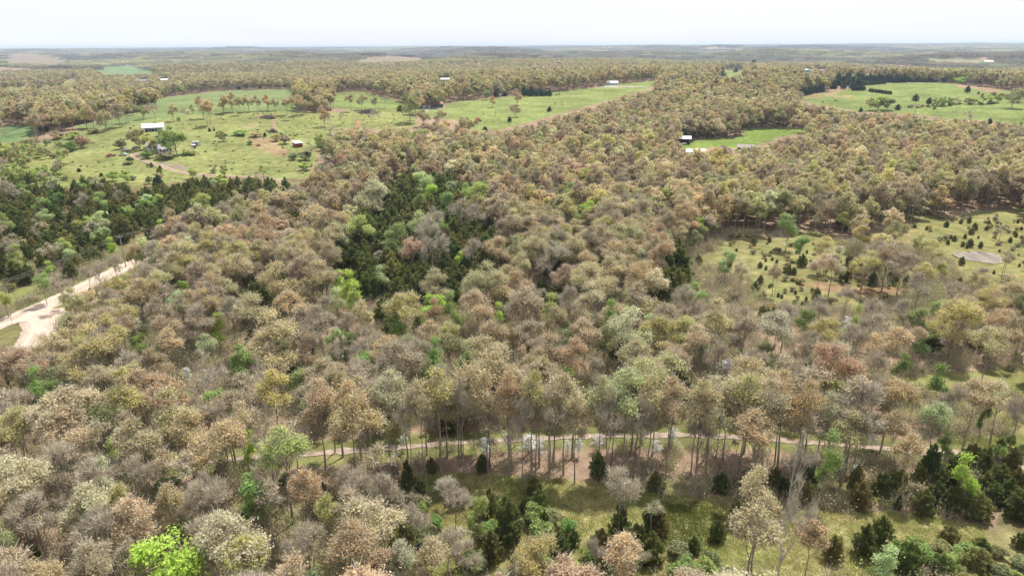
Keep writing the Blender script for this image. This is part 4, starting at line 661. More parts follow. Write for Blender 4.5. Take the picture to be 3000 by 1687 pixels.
for (d0, d1, sp, half, near) in ((42, 210, 4.0, .84, True), (210, 700, 4.8, .76, True), (700, 1500, 7.2, .72, True), (1500, 2700, 10.5, .70, False)):
    X, Y = scatter(d0, d1, sp, half)
    Z = terrain(X, Y); bx, by = proj(X, Y, Z); d = np.hypot(X, Y)
    ks = [choose(GZ, float(a), float(b), float(c)) for a, b, c in zip(bx, by, d)]
    cell = 15 if near else 60
    for i_, k_ in enumerate(ks):
        if k_[0] == B and GZ.random() < .5:
            hsh = (int(X[i_] // cell) * 73856093 ^ int(Y[i_] // cell) * 19349663) % 997; t0 = ('tan', 'olive tan', 'tan', 'peach', 'olive tan', 'pinkish brown', 'yellowish', 'orange tan', 'cream', 'brown', 'rusty', 'olive tan')[hsh % 12]
            if d[i_] > 600 and t0 in ('pinkish brown', 'rusty', 'brown'): t0 = 'olive tan'
            ks[i_] = (k_[0], t0, k_[2], k_[3])
    Hh = np.array([k[2] for k in ks]); Ww = np.array([k[3] for k in ks])
    if not near: Ww = Ww * 1.35
    ok, Z, bx, by, mx_, my = keepers(X, Y, Hh, Ww, near, np.array([k[0] in (N_, S_, 'slender_tree') for k in ks]), np.array([k[0] == C_ for k in ks]))
    # the shrubby slope keeps gaps, the meadow corner stays thin
    thin = np.array([k[0] == S_ or k[0] == C_ for k in ks]); gap = (np.sin(X / 13.) * np.sin(Y / 17. + 1) > .55) & inpoly(bx, by, Z_LEFTSHRUB)
    ok &= ~gap
    for i in np.nonzero(ok)[0]: RAND.append([ks[i][0], float(X[i]), float(Y[i]), float(Z[i]), float(Hh[i]), float(Ww[i]), ks[i][1], None])
# brush and young growth inside the lower meadow (open ground, but scrubby)
X, Y = scatter(60, 130, 3.0, .80); Z = terrain(X, Y); bx, by = proj(X, Y, Z); m = inpoly(bx, by, Z_SCRUB) & (rng.random(X.shape) < .62)
for i in np.nonzero(m)[0]:
    k = pick(GZ, [(S_, 'fresh green', .22), (S_, 'yellow green', .14), (S_, 'dull green', .28), (S_, 'grey brown', .14), (N_, 'grey', .07), ('slender_tree', 'dull green', .12), (L_, 'dull green', .04)], .62)
    if np.min(np.hypot(X[i] - hx, Y[i] - hy) - .25 * hw) < 1.0: continue
    RAND.append([k[0], float(X[i]), float(Y[i]), float(Z[i]), k[2], k[3], k[1], None])
X, Y = scatter(150, 330, 3.6, .75); Z = terrain(X, Y); bx, by = proj(X, Y, Z); m = (inpoly(bx, by, FIELDS[10][0]) | inpoly(bx, by, FIELDS[11][0]) | inpoly(bx, by, Z_THIN[0])) & (rng.random(X.shape) < .30 * (.4 + (np.sin(X / 9.) * np.sin(Y / 12.) > -.1))) & ~inpoly(bx, by, [(2770, 715), (2950, 720), (2950, 800), (2770, 790)])
for i in np.nonzero(m)[0]:
    k = pick(GZ, [(S_, 'grey brown', .34), (S_, 'olive', .24), (S_, 'tan', .22), (S_, 'dull green', .12), (N_, 'grey brown', .05), ('slender_tree', 'tan', .04)]); q = .34 + .3 * GZ.random() if k[0] == S_ else .62
    RAND.append([k[0], float(X[i]), float(Y[i]), float(Z[i]), k[2] * q, k[3] * q, k[1], None])
Z_LR = [(2560, 1610), (2700, 1590), (2780, 1600), (3010, 1620), (3010, 1720), (2480, 1720)]
X, Y = scatter(60, 110, 3.0, .85); Z = terrain(X, Y); bx, by = proj(X, Y, Z); m = inpoly(bx, by, Z_LR) & (rng.random(X.shape) < .75)
for i in np.nonzero(m)[0]:
    k = pick(GZ, [(S_, 'fresh green', .2), (S_, 'yellow green', .2), (S_, 'dull green', .4), (S_, 'olive', .2)], 1)
    RAND.append([k[0], float(X[i]), float(Y[i]), float(Z[i]), k[2] * .75, k[3] * .9, k[1], None])
X, Y = scatter(250, 900, 7.5, .70); Z = terrain(X, Y); bx, by = proj(X, Y, Z); inf = inpoly(bx, by, FIELDS[3][0]); pr = .014 + .5 * np.clip((400 - bx) / 260, 0, 1) * np.clip((by - 395) / 60, 0, 1) + .5 * np.clip((by - 492) / 40, 0, 1) + .35 * ((bx > 640) & (bx < 960) & (by > 385) & (by < 430)); pr = pr * 1.5 * (np.sin(X / 21.) * np.sin(Y / 27. + X / 60.) > .02)
ok = inf & (rng.random(X.shape) < pr) & (road_dist(X, Y) > 4)
for r in CLEARB + [(300, 432, 420, 470), (415, 368, 485, 392), (465, 425, 520, 460), (560, 415, 590, 440), (860, 414, 892, 434)]: ok &= ~((bx > r[0] - 4) & (bx < r[2] + 4) & (by > r[1]) & (by < r[3] + 14))
for i in np.nonzero(ok)[0]:
    k = pick(GZ, [(S_, 'yellow green', .3), (S_, 'olive', .3), (S_, 'dull green', .2), (S_, 'tan', .12), (S_, 'rusty', .05), (C_, 'dark green', .06)]); q = .7 if k[0] == C_ else 1.1
    RAND.append([k[0], float(X[i]), float(Y[i]), float(Z[i]), k[2] * q, k[3] * q, k[1], None])
X, Y = scatter(250, 900, 4.5, .70); Z = terrain(X, Y); bx, by = proj(X, Y, Z); ok = inpoly(bx, by, FIELDS[3][0]) & (rng.random(X.shape) < .12 * (.3 + (np.sin(X / 14.) * np.sin(Y / 19. + 1) > 0))) & (road_dist(X, Y) > 3)
for i in np.nonzero(ok)[0]:
    k = pick(GZ, [(S_, 'olive', .4), (S_, 'yellow green', .25), (S_, 'dull green', .2), (S_, 'tan', .15)]); RAND.append([k[0], float(X[i]), float(Y[i]), float(Z[i]), .5 + .4 * GZ.random(), 1.2 + 1.6 * GZ.random(), k[1], None])
print('random trees', len(RAND), 'placed', NHERO)
# ---------------------------------------------------------------- ground
NR, NC = 560, 640
rr = np.exp(np.linspace(math.log(12), math.log(17000), NR))
az = np.concatenate([np.linspace(-.83, .83, NC - 60), np.linspace(.86, 2 * math.pi - .86, 60)])
A, Rr = np.meshgrid(az, rr); GX = Rr * np.sin(A); GY = Rr * np.cos(A); GZc = terrain(GX, GY)
Vt = np.stack([GX.ravel(), GY.ravel(), GZc.ravel()], 1)
bx, by = proj(Vt[:, 0], Vt[:, 1], Vt[:, 2]); infront = Vt[:, 1] > 5
jx = bx + np.where(by > 500, 1, .25) * (5 * np.sin(Vt[:, 0] / 3.1 + Vt[:, 1] / 5.3) + 3 * np.sin(Vt[:, 0] / 1.3 - Vt[:, 1] / 2.7)); jy = by + np.where(by > 500, 1, .12) * (3.5 * np.sin(Vt[:, 0] / 4.3 + 1) + 2 * np.sin(Vt[:, 0] / 1.7 + Vt[:, 1] / 3.3))
GCOL = np.tile(np.append(lin((180, 154, 132)) * .56, .25), (len(Vt), 1))
def paint(sel, c, a, k=.46): GCOL[sel] = np.append(lin(c) * k, a)
paint(infront & inpoly(jx, jy, Z_LEFTCEDAR), (158, 148, 108), .6); paint(infront & inpoly(jx, jy, Z_LEFTSHRUB), (160, 168, 100), .8)
paint(infront & inpoly(jx, jy, Z_CEDROW), (158, 152, 106), .8); paint(infront & inpoly(jx, jy, Z_SCRUB), (140, 146, 90), .7)
paint(infront & inpoly(jx, jy, Z_THIN[0]), (184, 168, 124), 1.0); paint(infront & inpoly(jx, jy, Z_THIN[1]), (170, 164, 112), 1.0)
grow = (np.sin(Vt[:, 0] / 19.) * np.sin(Vt[:, 1] / 23. + 2) > .35) & infront & (by > 600); paint(grow, (150, 142, 102), .6)
for ln, wd_ in (('l', 11), ('b', 10), ('r', 4)):
    dd_ = np.full(len(Vt), 1e9); cand = (Rr.ravel() < 600)
    idx = np.nonzero(cand)[0]; q = WL[ln][::3]; D = np.min(np.hypot(Vt[idx, 0][:, None] - q[None, :, 0], Vt[idx, 1][:, None] - q[None, :, 1]), 1); paint(idx[D < wd_], (148, 152, 96), .8)
for poly, c, op in FIELDS: paint(infront & inpoly(jx, jy, poly), c, .85 if c not in (G_BRIGHT, G_WHEAT) else .3)
for poly, c in DIRT: paint(infront & inpoly(jx if max(p[1] for p in poly) > 300 else bx, jy if max(p[1] for p in poly) > 300 else by, poly), c, .1)
n0 = len(Vt); nv = NC
i0 = (np.arange(NR - 1)[:, None] * NC + np.arange(NC)[None, :]); i1 = (np.arange(NR - 1)[:, None] * NC + (np.arange(NC) + 1)[None, :] % NC)
FQ = np.stack([i0, i1, i1 + NC, i0 + NC], -1).reshape(-1, 4)
me = bpy.data.meshes.new('ground'); cz = float(terrain(np.array(0.), np.array(0.)))
Vt2 = np.vstack([Vt, [[0, 0, cz]]]); tri = np.stack([np.full(NC, n0), (np.arange(NC) + 1) % NC, np.arange(NC)], 1)
me.vertices.add(len(Vt2)); me.vertices.foreach_set('co', Vt2.astype(np.float32).ravel())
FQ = FQ[:, ::-1]
loops = np.concatenate([FQ.ravel(), tri[:, ::-1].ravel()]).astype(np.int32); me.loops.add(len(loops)); me.loops.foreach_set('vertex_index', loops)
ls = np.concatenate([np.arange(len(FQ)) * 4, len(FQ) * 4 + np.arange(NC) * 3]).astype(np.int32); me.polygons.add(len(ls)); me.polygons.foreach_set('loop_start', ls)
me.update(calc_edges=True); me.validate()
ca = me.attributes.new('cover', 'FLOAT_COLOR', 'POINT'); ca.data.foreach_set('color', np.vstack([GCOL, GCOL[:1]]).astype(np.float32).ravel())
me.polygons.foreach_set('use_smooth', np.ones(len(me.polygons), bool))
m, t = mat_new('ground_cover')
at = N(t, 'ShaderNodeAttribute', attribute_type='GEOMETRY', attribute_name='cover'); tcn = N(t, 'ShaderNodeTexCoord')
def noise(scale, detail=4, st=None, w=None):
    n = N(t, 'ShaderNodeTexNoise'); n.inputs['Scale'].default_value = scale; n.inputs['Detail'].default_value = detail
    if st:
        mpn = N(t, 'ShaderNodeMapping'); mpn.inputs['Scale'].default_value = st; mpn.inputs['Rotation'].default_value = (0, 0, .5); t.links.new(tcn.outputs['Object'], mpn.inputs[0]); t.links.new(mpn.outputs[0], n.inputs['Vector'])
    else: t.links.new(tcn.outputs['Object'], n.inputs['Vector'])
    return n
def mrange(src, a, b, c, d):
    r = N(t, 'ShaderNodeMapRange'); r.inputs[1].default_value = a; r.inputs[2].default_value = b; r.inputs[3].default_value = c; r.inputs[4].default_value = d; t.links.new(src, r.inputs[0]); return r.outputs[0]
def mathn(op, a, b):
    n = N(t, 'ShaderNodeMath', operation=op)
    for i, v in enumerate((a, b)):
        if hasattr(v, 'links'): t.links.new(v, n.inputs[i])
        else: n.inputs[i].default_value = v
    return n.outputs[0]
k1 = mrange(noise(.035, 3).outputs[0], .35, .65, .82, 1.18); k2 = mrange(noise(.3, 6).outputs[0], .3, .7, .70, 1.30); k3 = mrange(noise(4.5, 4).outputs[0], .3, .7, .72, 1.28)
kk = mathn('MULTIPLY', mathn('MULTIPLY', k1, k2), k3)
sf = mathn('MULTIPLY', mrange(noise(.16, 6, (1, 2.2, 1)).outputs[0], .45, .70, 0, .8), at.outputs['Alpha'])
m1 = N(t, 'ShaderNodeMix'); m1.data_type = 'RGBA'; t.links.new(sf, m1.inputs[0]); t.links.new(at.outputs['Color'], m1.inputs[6]); m1.inputs[7].default_value = tuple(lin((186, 170, 122)) * .46) + (1,)
df = mathn('MULTIPLY', mrange(noise(.11, 6, (1, 1.6, 3)).outputs[0], .56, .72, 0, .5), at.outputs['Alpha'])
m2 = N(t, 'ShaderNodeMix'); m2.data_type = 'RGBA'; t.links.new(df, m2.inputs[0]); t.links.new(m1.outputs[2], m2.inputs[6]); m2.inputs[7].default_value = tuple(lin((118, 138, 66)) * .46) + (1,)
sc_ = N(t, 'ShaderNodeVectorMath', operation='SCALE'); t.links.new(m2.outputs[2], sc_.inputs[0]); t.links.new(kk, sc_.inputs['Scale'])
db = N(t, 'ShaderNodeBsdfDiffuse'); t.links.new(sc_.outputs[0], db.inputs[0])
bpn = N(t, 'ShaderNodeBump'); bpn.inputs['Strength'].default_value = .5; bpn.inputs['Distance'].default_value = .25; t.links.new(noise(1.4, 5).outputs[0], bpn.inputs['Height']); t.links.new(bpn.outputs[0], db.inputs['Normal'])
out_surf(t, db.outputs[0]); me.materials.append(m)
gr = mesh_obj('ground', me); gr['kind'] = 'structure'
# ---------------------------------------------------------------- roads, pond
M_GRAVEL = simple('gravel_surface', (0.49, .385, .31), var=.12, scale=1.5, bump=.3, spec=.1)
_t2 = M_GRAVEL.node_tree; _p = [n for n in _t2.nodes if n.type == 'BSDF_PRINCIPLED'][0]; _src = _p.inputs['Base Color'].links[0].from_socket
_a = N(_t2, 'ShaderNodeAttribute', attribute_type='GEOMETRY', attribute_name='v'); _n = N(_t2, 'ShaderNodeTexNoise'); _n.inputs['Scale'].default_value = .35; _c = N(_t2, 'ShaderNodeTexCoord'); _t2.links.new(_c.outputs['Object'], _n.inputs['Vector'])
_ad = N(_t2, 'ShaderNodeMath', operation='ADD'); _t2.links.new(_a.outputs['Fac'], _ad.inputs[0]); _t2.links.new(_n.outputs[0], _ad.inputs[1])
_r = N(_t2, 'ShaderNodeMapRange'); _r.inputs[1].default_value = .6; _r.inputs[2].default_value = 1.5; _r.inputs[3].default_value = .66; _r.inputs[4].default_value = 1.08; _t2.links.new(_ad.outputs[0], _r.inputs[0])
_s = N(_t2, 'ShaderNodeVectorMath', operation='SCALE'); _t2.links.new(_src, _s.inputs[0]); _t2.links.new(_r.outputs[0], _s.inputs['Scale']); _t2.links.new(_s.outputs[0], _p.inputs['Base Color'])
M_DIRT = simple('bare_earth', (0.34, .255, .185), var=.25, scale=.8, spec=.1)
def strip(name, line, width, up, mat, rag=.35, taper=None, seed=1):
    g = np.random.default_rng(seed); n = len(line); t_ = np.gradient(line, axis=0); t_ = t_ / np.linalg.norm(t_, axis=1)[:, None]; nn = np.stack([-t_[:, 1], t_[:, 0]], 1)
    wv = width / 2 * (taper if taper is not None else np.ones(n)); V = []; Fc = []; K = 9
    for i in range(n):
        for k in range(K):
            u = -1 + 2 * k / (K - 1); e = wv[i] * u + (g.normal() * rag if abs(u) == 1 else 0); p = line[i] + nn[i] * e; V.append((p[0], p[1], float(terrain(p[0], p[1])) + up))
    for i in range(n - 1):
        for k in range(K - 1): a = i * K + k; Fc.append((a, a + 1, a + K + 1, a + K))
    trk = [.25, .5, .95, .5, .3, .5, .95, .5][:K - 1]; mb = MB(); mb.add(V, Fc, 0, [trk[i % (K - 1)] for i in range(len(Fc))]); o = mesh_obj(name, mb.mesh(name, [mat])); o['kind'] = 'structure'; return o
ln = WL['l']; strip('gravel_road', ln, 7.6, .10, M_GRAVEL, .2); strip('gravel_road_branch', WL['b'], 7.0, .104, M_GRAVEL, .25, taper=1 + 1.6 * np.exp(-np.linspace(0, 9, len(WL['b']))))
_wp = proj(WL['r'][:, 0], WL['r'][:, 1], terrain(WL['r'][:, 0], WL['r'][:, 1]))[0]; strip('woodland_road', WL['r'], 4.2, .10, simple('leafy_track', (.30, .235, .185), var=.35, scale=.7, spec=.05), .22, seed=4, taper=.36 + .64 * sstep(2550, 2850, _wp))
for s_ in (-.95, .95):
    l0 = WL['d']; t_ = np.gradient(l0, axis=0); t_ /= np.linalg.norm(t_, axis=1)[:, None]; strip('farm_track', l0 + np.stack([-t_[:, 1], t_[:, 0]], 1) * s_, 1.25, .12, M_DIRT, .12, seed=6)
# fan where the two roads meet
fan = [(70, 922), (124, 898), (186, 868), (180, 885), (152, 905), (146, 935), (142, 965), (108, 985), (92, 962), (84, 945), (55, 943), (20, 955)]
mb = MB(); c_ = P(118, 928); fw = [P(*p) for p in fan]; nf = len(fw); RG = 8; V = [(c_[0], c_[1], c_[2] + .15)]
for q in range(1, RG + 1):
    for p in fw: x_, y_ = c_[0] + (p[0] - c_[0]) * q / RG, c_[1] + (p[1] - c_[1]) * q / RG; V.append((x_, y_, float(terrain(x_, y_)) + .15))
mb.add(V, [(0, i + 1, (i + 1) % nf + 1) for i in range(nf)] + [(1 + q * nf + i, 1 + (q + 1) * nf + i, 1 + (q + 1) * nf + (i + 1) % nf, 1 + q * nf + (i + 1) % nf) for q in range(RG - 1) for i in range(nf)], 0, .7); o = mesh_obj('road_junction', mb.mesh('road_junction', [M_GRAVEL])); o['kind'] = 'structure'
pc = P(2858, 757); zl = max(float(terrain(pc[0] + a, pc[1] + b)) for a in (-7, 0, 7) for b in (-7, 0, 7)) + .02
m, t = mat_new('pond_water'); b_ = N(t, 'ShaderNodeBsdfPrincipled'); b_.inputs['Base Color'].default_value = (.12, .088, .05, 1); b_.inputs['Roughness'].default_value = .08; b_.inputs['IOR'].default_value = 1.33
tcn2 = N(t, 'ShaderNodeTexCoord'); n_ = N(t, 'ShaderNodeTexNoise'); n_.inputs['Scale'].default_value = 1.2; t.links.new(tcn2.outputs['Object'], n_.inputs['Vector']); bp = N(t, 'ShaderNodeBump'); bp.inputs['Strength'].default_value = .25; n_.inputs['Detail'].default_value = 5; t.links.new(n_.outputs[0], bp.inputs['Height']); t.links.new(bp.outputs[0], b_.inputs['Normal'])
mpp = N(t, 'ShaderNodeMapping'); mpp.inputs['Scale'].default_value = (1, .12, 1); t.links.new(tcn2.outputs['Object'], mpp.inputs[0]); np_ = N(t, 'ShaderNodeTexNoise'); np_.inputs['Scale'].default_value = .55; np_.inputs['Detail'].default_value = 5; t.links.new(mpp.outputs[0], np_.inputs['Vector'])
rp = N(t, 'ShaderNodeMapRange'); rp.inputs[1].default_value = .36; rp.inputs[2].default_value = .66; t.links.new(np_.outputs[0], rp.inputs[0]); mp_ = N(t, 'ShaderNodeMix'); mp_.data_type = 'RGBA'; mp_.inputs[6].default_value = (.11, .085, .055, 1); mp_.inputs[7].default_value = (.27, .21, .14, 1); t.links.new(rp.outputs[0], mp_.inputs[0]); t.links.new(mp_.outputs[2], b_.inputs['Base Color']); out_surf(t, b_.outputs[0])  # muddy brown base colour, its darker and paler streaks painted to imitate reflections
def blob(name, pts, z, mat):
    mb = MB(); V = [(pc[0], pc[1], z)] + [(x, y, z) for x, y in pts]; mb.add(V, [(0, i + 1, (i + 1) % len(pts) + 1) for i in range(len(pts))], 0, .5); o = mesh_obj(name, mb.mesh(name, [mat])); o['kind'] = 'structure'; return o
PE = [(2790, 744), (2800, 738), (2830, 737), (2870, 737), (2900, 741), (2922, 748), (2930, 758), (2928, 768), (2905, 771), (2880, 768), (2850, 765), (2825, 759), (2800, 752)]
def atz(px, py, z): d = ray(px, py); k = (z - CAMH) / d[2]; return d[0] * k, d[1] * k
pts = [atz(a, b, zl) for a, b in PE]; blob('pond_water', pts, zl + .06, M_ := m)
big = [(pc[0] + (x - pc[0]) * (1.05 + .05 * math.sin(3 * i_)) + .2, pc[1] + (y - pc[1]) * (1.07 + .06 * math.sin(2.3 * i_ + 1)) - .35) for i_, (x, y) in enumerate(pts)]
mb = MB(); n = len(big); V = [(x, y, zl + .03) for x, y in pts] + [(x, y, zl + .05) for x, y in big] + [(pc[0] + (x - pc[0]) * 1.12, pc[1] + (y - pc[1]) * 1.12, zl - 1.2) for x, y in big]
mb.add(V, [(i, (i + 1) % n, n + (i + 1) % n, n + i) for i in range(n)] + [(n + i, n + (i + 1) % n, 2 * n + (i + 1) % n, 2 * n + i) for i in range(n)], 0, .5); o = mesh_obj('pond_bank', mb.mesh('pond_bank', [simple('muddy_bank', (.26, .215, .135), var=.4, scale=.9, spec=.1)])); o['kind'] = 'structure'
LAND.append((pc[0], pc[1], 'the muddy pond'))
# ---------------------------------------------------------------- buildings and objects
def hexm(name, c, **kw):
    if name not in MATS: MATS[name] = simple(name, tuple(lin(c) * .7), **kw)
    return MATS[name]
WHITE = lambda: hexm('white_metal', (250, 250, 250), var=.05, rough=.45)
def tag(o, label, cat, group=None):
    o['label'] = label; o['category'] = cat
    if group: o['group'] = group
    return o
def empty(name, loc, rz=0):
    o = bpy.data.objects.new(name, None); COL.objects.link(o); o.location = loc; o.rotation_euler = (0, 0, rz); o.empty_display_size = .5; return o
def part(name, mb, mats, par, label=None):
    o = mesh_obj(name, mb.mesh(name, mats), par)
    if label: o['label'] = label
    return o
def building(name, label, cat, px, py, wpx, dm, wall_h, roof_h, wallm, roofm, turn=0., open_bays=0, windows=2, doors=1, porch=False, overhang=.4, shed=False, land=None, wm=None, garage=0, chimney=False):
    x, y, z = P(px, py); dep = float(x * F[0] + y * F[1] + (z - CAMH) * F[2]); w = wm or wpx * dep / FPX
    rz = -math.atan2(x, y) + turn; z = min(float(terrain(x + a, y + b)) for a in (-w / 2, w / 2) for b in (-dm / 2, dm / 2)); zt = max(float(terrain(x + a, y + b)) for a in (-w / 2, w / 2) for b in (-dm / 2, dm / 2)); base = max(0, zt - z)
    y += math.cos(rz) * dm / 2; x += -math.sin(rz) * dm / 2
    r = empty(name, (x, y, z), rz); tag(r, label, cat); hw_, hd_ = w / 2, dm / 2; wh = wall_h + base; t_ = .18
    mb = MB()
    if open_bays:
        mb.box((0, hd_ - t_ / 2, wh / 2 - .2), (w, t_, wh + .4)); mb.box((-hw_ + t_ / 2, -.1, wh / 2 - .2), (t_, dm - .25, wh + .4)); mb.box((hw_ - t_ / 2, -.1, wh / 2 - .2), (t_, dm - .25, wh + .4))
        mb.box((0, -hd_ + .1, wh - .3), (w - .4, t_, .6))
        for k in range(2): mb.box(((-1, 1)[k] * (hw_ - w * .06), -hd_ + .1, wh / 2 - .4), (w * .10, t_, wh))
    else: mb.box((0, 0, wh / 2 - .2), (w, dm, wh + .4))
    if not shed:   # gable ends
        mb.add([(-hw_, -hd_, wh), (-hw_, hd_, wh), (-hw_, 0, wh + roof_h), (-hw_ + t_, -hd_, wh), (-hw_ + t_, hd_, wh), (-hw_ + t_, 0, wh + roof_h)], [(0, 2, 1), (3, 4, 5), (0, 3, 5, 2), (1, 2, 5, 4)], 0, .5)
        mb.add([(hw_ - t_, -hd_, wh), (hw_ - t_, hd_, wh), (hw_ - t_, 0, wh + roof_h), (hw_, -hd_, wh), (hw_, hd_, wh), (hw_, 0, wh + roof_h)], [(0, 2, 1), (3, 4, 5), (0, 3, 5, 2), (1, 2, 5, 4)], 0, .5)
    part('wall', mb, [wallm], r)
    mb = MB(); ox = hw_ + overhang; oy = hd_ + overhang; s = roof_h / hd_
    if shed:
        z0, z1 = wh + .03, wh + roof_h + .03; V = [(-ox, -oy, z0), (ox, -oy, z0), (ox, oy, z1), (-ox, oy, z1)]; V += [(a, b, c + .12) for a, b, c in V]
        mb.add(V, [(3, 2, 1, 0), (4, 5, 6, 7), (0, 1, 5, 4), (1, 2, 6, 5), (2, 3, 7, 6), (3, 0, 4, 7)], 0, .5)
        w2 = MB(); w2.add([(-hw_, hd_, wh), (hw_, hd_, wh), (hw_, hd_, z1 - .02), (-hw_, hd_, z1 - .02), (-hw_, -hd_, wh), (hw_, -hd_, wh)], [(0, 1, 2, 3), (4, 0, 3), (1, 5, 2)], 0, .5); part('upper_wall', w2, [wallm], r)
    else:
        for sg in (-1, 1):
            V = [(-ox, sg * oy, wh - s * overhang + .02), (ox, sg * oy, wh - s * overhang + .02), (ox, 0, wh + roof_h + .02), (-ox, 0, wh + roof_h + .02)]; V += [(a, b, c + .13) for a, b, c in V]
            mb.add(V, [(3, 2, 1, 0), (4, 5, 6, 7), (0, 1, 5, 4), (1, 2, 6, 5), (3, 0, 4, 7)], 0, .5)
        n_rib = int(w / 1.0)
        for k in range(n_rib):
            xx = -hw_ + (k + .5) * w / n_rib
            for sg in (-1, 1): mb.add([(xx - .03, sg * oy, wh - s * overhang + .15), (xx + .03, sg * oy, wh - s * overhang + .15), (xx + .03, 0, wh + roof_h + .15), (xx - .03, 0, wh + roof_h + .15), (xx, sg * oy, wh - s * overhang + .2), (xx, 0, wh + roof_h + .2)], [(0, 4, 5, 3), (1, 2, 5, 4)], 0, .5)
    rf = part('roof', mb, [roofm], r)
    if chimney:
        mb = MB(); mb.box((w * .2, .4, wh + roof_h + .3), (.7, .6, 1.3)); part('chimney', mb, [hexm('brick', (150, 90, 75))], rf)
    if open_bays:
        for k in range(open_bays + 1):
            mb = MB(); mb.box((-hw_ + w * .13 + k * (w * .74) / open_bays, -hd_ + .12, wh / 2 - .35), (.22, .22, wh - .1)); part('post', mb, [wallm], r)
    dark = hexm('dark_glass', (60, 66, 78), var=.1, rough=.2, spec=.6); trim = hexm('trim', (235, 235, 232), var=.04)
    slots = windows + doors + garage
    if slots and not open_bays:
        seq = (['g'] * garage + ['w', 'd'] * 6)
        nw, nd = windows, doors; items = ['g'] * garage
        while nw or nd:
            if nw: items.append('w'); nw -= 1
            if nd: items.append('d'); nd -= 1
        step = w / len(items)
        for k, it in enumerate(items):
            cx_ = -hw_ + (k + .5) * step; mb = MB()
            if it == 'w':
                ww_, h_ = min(1.3, step * .5), 1.2; f = MB(); f.box((cx_, -hd_ - .04, base + 1.5), (ww_ + .2, .08, h_ + .2)); fo = part('window', f, [trim], r); mb.box((cx_, -hd_ - .09, base + 1.5), (ww_, .03, h_)); part('pane', mb, [dark], fo)
            elif it == 'd':
                mb.box((cx_, -hd_ - .04, base + 1.05), (1.0, .08, 2.1)); do = part('door', mb, [hexm('door_paint', (120, 70, 60))], r); hn = MB(); hn.box((cx_ + .38, -hd_ - .11, base + 1.0), (.08, .06, .08)); part('handle', hn, [dark], do)
            else:
                mb.box((cx_, -hd_ - .04, base + 1.2), (step * .74, .08, 2.4)); part('garage_door', mb, [trim], r)
    if porch:
        mb = MB(); mb.add([(-hw_ * .7, -hd_ - 2.4, wh - .55), (hw_ * .3, -hd_ - 2.4, wh - .55), (hw_ * .3, -hd_ - .3, wh - .12), (-hw_ * .7, -hd_ - .3, wh - .12), (-hw_ * .7, -hd_ - 2.4, wh - .45), (hw_ * .3, -hd_ - 2.4, wh - .45), (hw_ * .3, -hd_ - .3, wh - .02), (-hw_ * .7, -hd_ - .3, wh - .02)], [(3, 2, 1, 0), (4, 5, 6, 7), (0, 1, 5, 4), (1, 2, 6, 5), (3, 0, 4, 7)], 0, .5)
        part('porch_roof', mb, [roofm], r); mb = MB(); mb.box((-hw_ * .2, -hd_ - 1.2, base + .1), (hw_, 2.2, .5)); part('porch_deck', mb, [trim], r)
        for xx in (-hw_ * .66, -hw_ * .2, hw_ * .26):
            mb = MB(); mb.box((xx, -hd_ - 2.2, wh / 2 - .1), (.16, .16, wh - .75)); part('post', mb, [trim], r)
    if land: LAND.append((x, y, land))
    return r
building('open_barn', 'long white metal barn with open dark bays on the farm hill', 'barn', 449, 386, 57, 9, 2.5, 2.2, WHITE(), WHITE(), turn=-.12, open_bays=5, land='the long white barn')
building('farmhouse', 'grey roofed farmhouse with a porch under big yellow green trees', 'house', 487, 450, 34, 8, 2.7, 1.9, hexm('pale_siding', (228, 226, 218)), hexm('grey_shingle', (172, 172, 180), rough=.9), turn=.1, windows=3, doors=1, porch=True, land='the grey roofed farmhouse')
building('farm_outbuilding', 'grey green roofed outbuilding half hidden beside the farmhouse', 'shed', 447, 440, 26, 6, 2.5, 1.4, hexm('pale_siding', (200, 198, 190)), hexm('grey_shingle', (150, 150, 158), rough=.9), turn=.1, windows=1, doors=1)
building('storage_trailer', 'pale grey box trailer shed right of the farmhouse trees', 'shed', 575, 429, 19, 2.6, 2.4, .3, hexm('pale_grey_metal', (190, 198, 205)), hexm('pale_grey_metal', (190, 198, 205)), overhang=.05, windows=0, doors=1)
building('small_shed', 'tiny white shed with dark openings before the pale trailer', 'shed', 569, 436, 9, 2, 1.8, .5, WHITE(), WHITE(), windows=1, doors=1, overhang=.1)
building('lean_to_shed', 'dark red lean to shed with bright white roof by the hedge', 'shed', 877, 432, 21, 5, 2.2, .9, hexm('barn_red', (142, 62, 66)), WHITE(), turn=.35, shed=True, windows=0, doors=1, land='the red lean to shed')
building('garage', 'red roofed double garage with white doors beside the red roofed house', 'garage', 1250, 318, 28, 8, 2.8, 1.6, hexm('dark_siding', (112, 100, 104)), hexm('red_metal', (200, 128, 122), rough=.5, var=.08), turn=.15, windows=0, doors=0, garage=2)
building('ranch_house', 'red roofed low house with dark walls at the pasture corner', 'house', 1281, 315, 36, 9, 2.8, 1.8, hexm('slate_siding', (92, 96, 112)), hexm('red_metal', (200, 128, 122), rough=.5, var=.08), turn=.1, windows=4, doors=1, land='the red roofed house')
building('white_house', 'white low house at the far end of the long pasture', 'house', 1793, 251, 32, 9, 3, 2, hexm('white_siding', (235, 235, 238)), WHITE(), turn=-.12, windows=4, doors=1, land='the white low house')
building('metal_building', 'silver white roof glimpsed in the woods above the red roofed house', 'building', 1306, 241, 30, 12, 4, 2, hexm('pale_grey_metal', (190, 198, 205)), WHITE(), windows=1, doors=1)
building('hay_shelter', 'white roofed open shelter on the edge of the bright green clearing', 'shelter', 2005, 424, 34, 7, 3.6, 1.4, hexm('dark_siding', (112, 100, 104)), WHITE(), turn=.05, open_bays=3, land='the white roofed shelter')
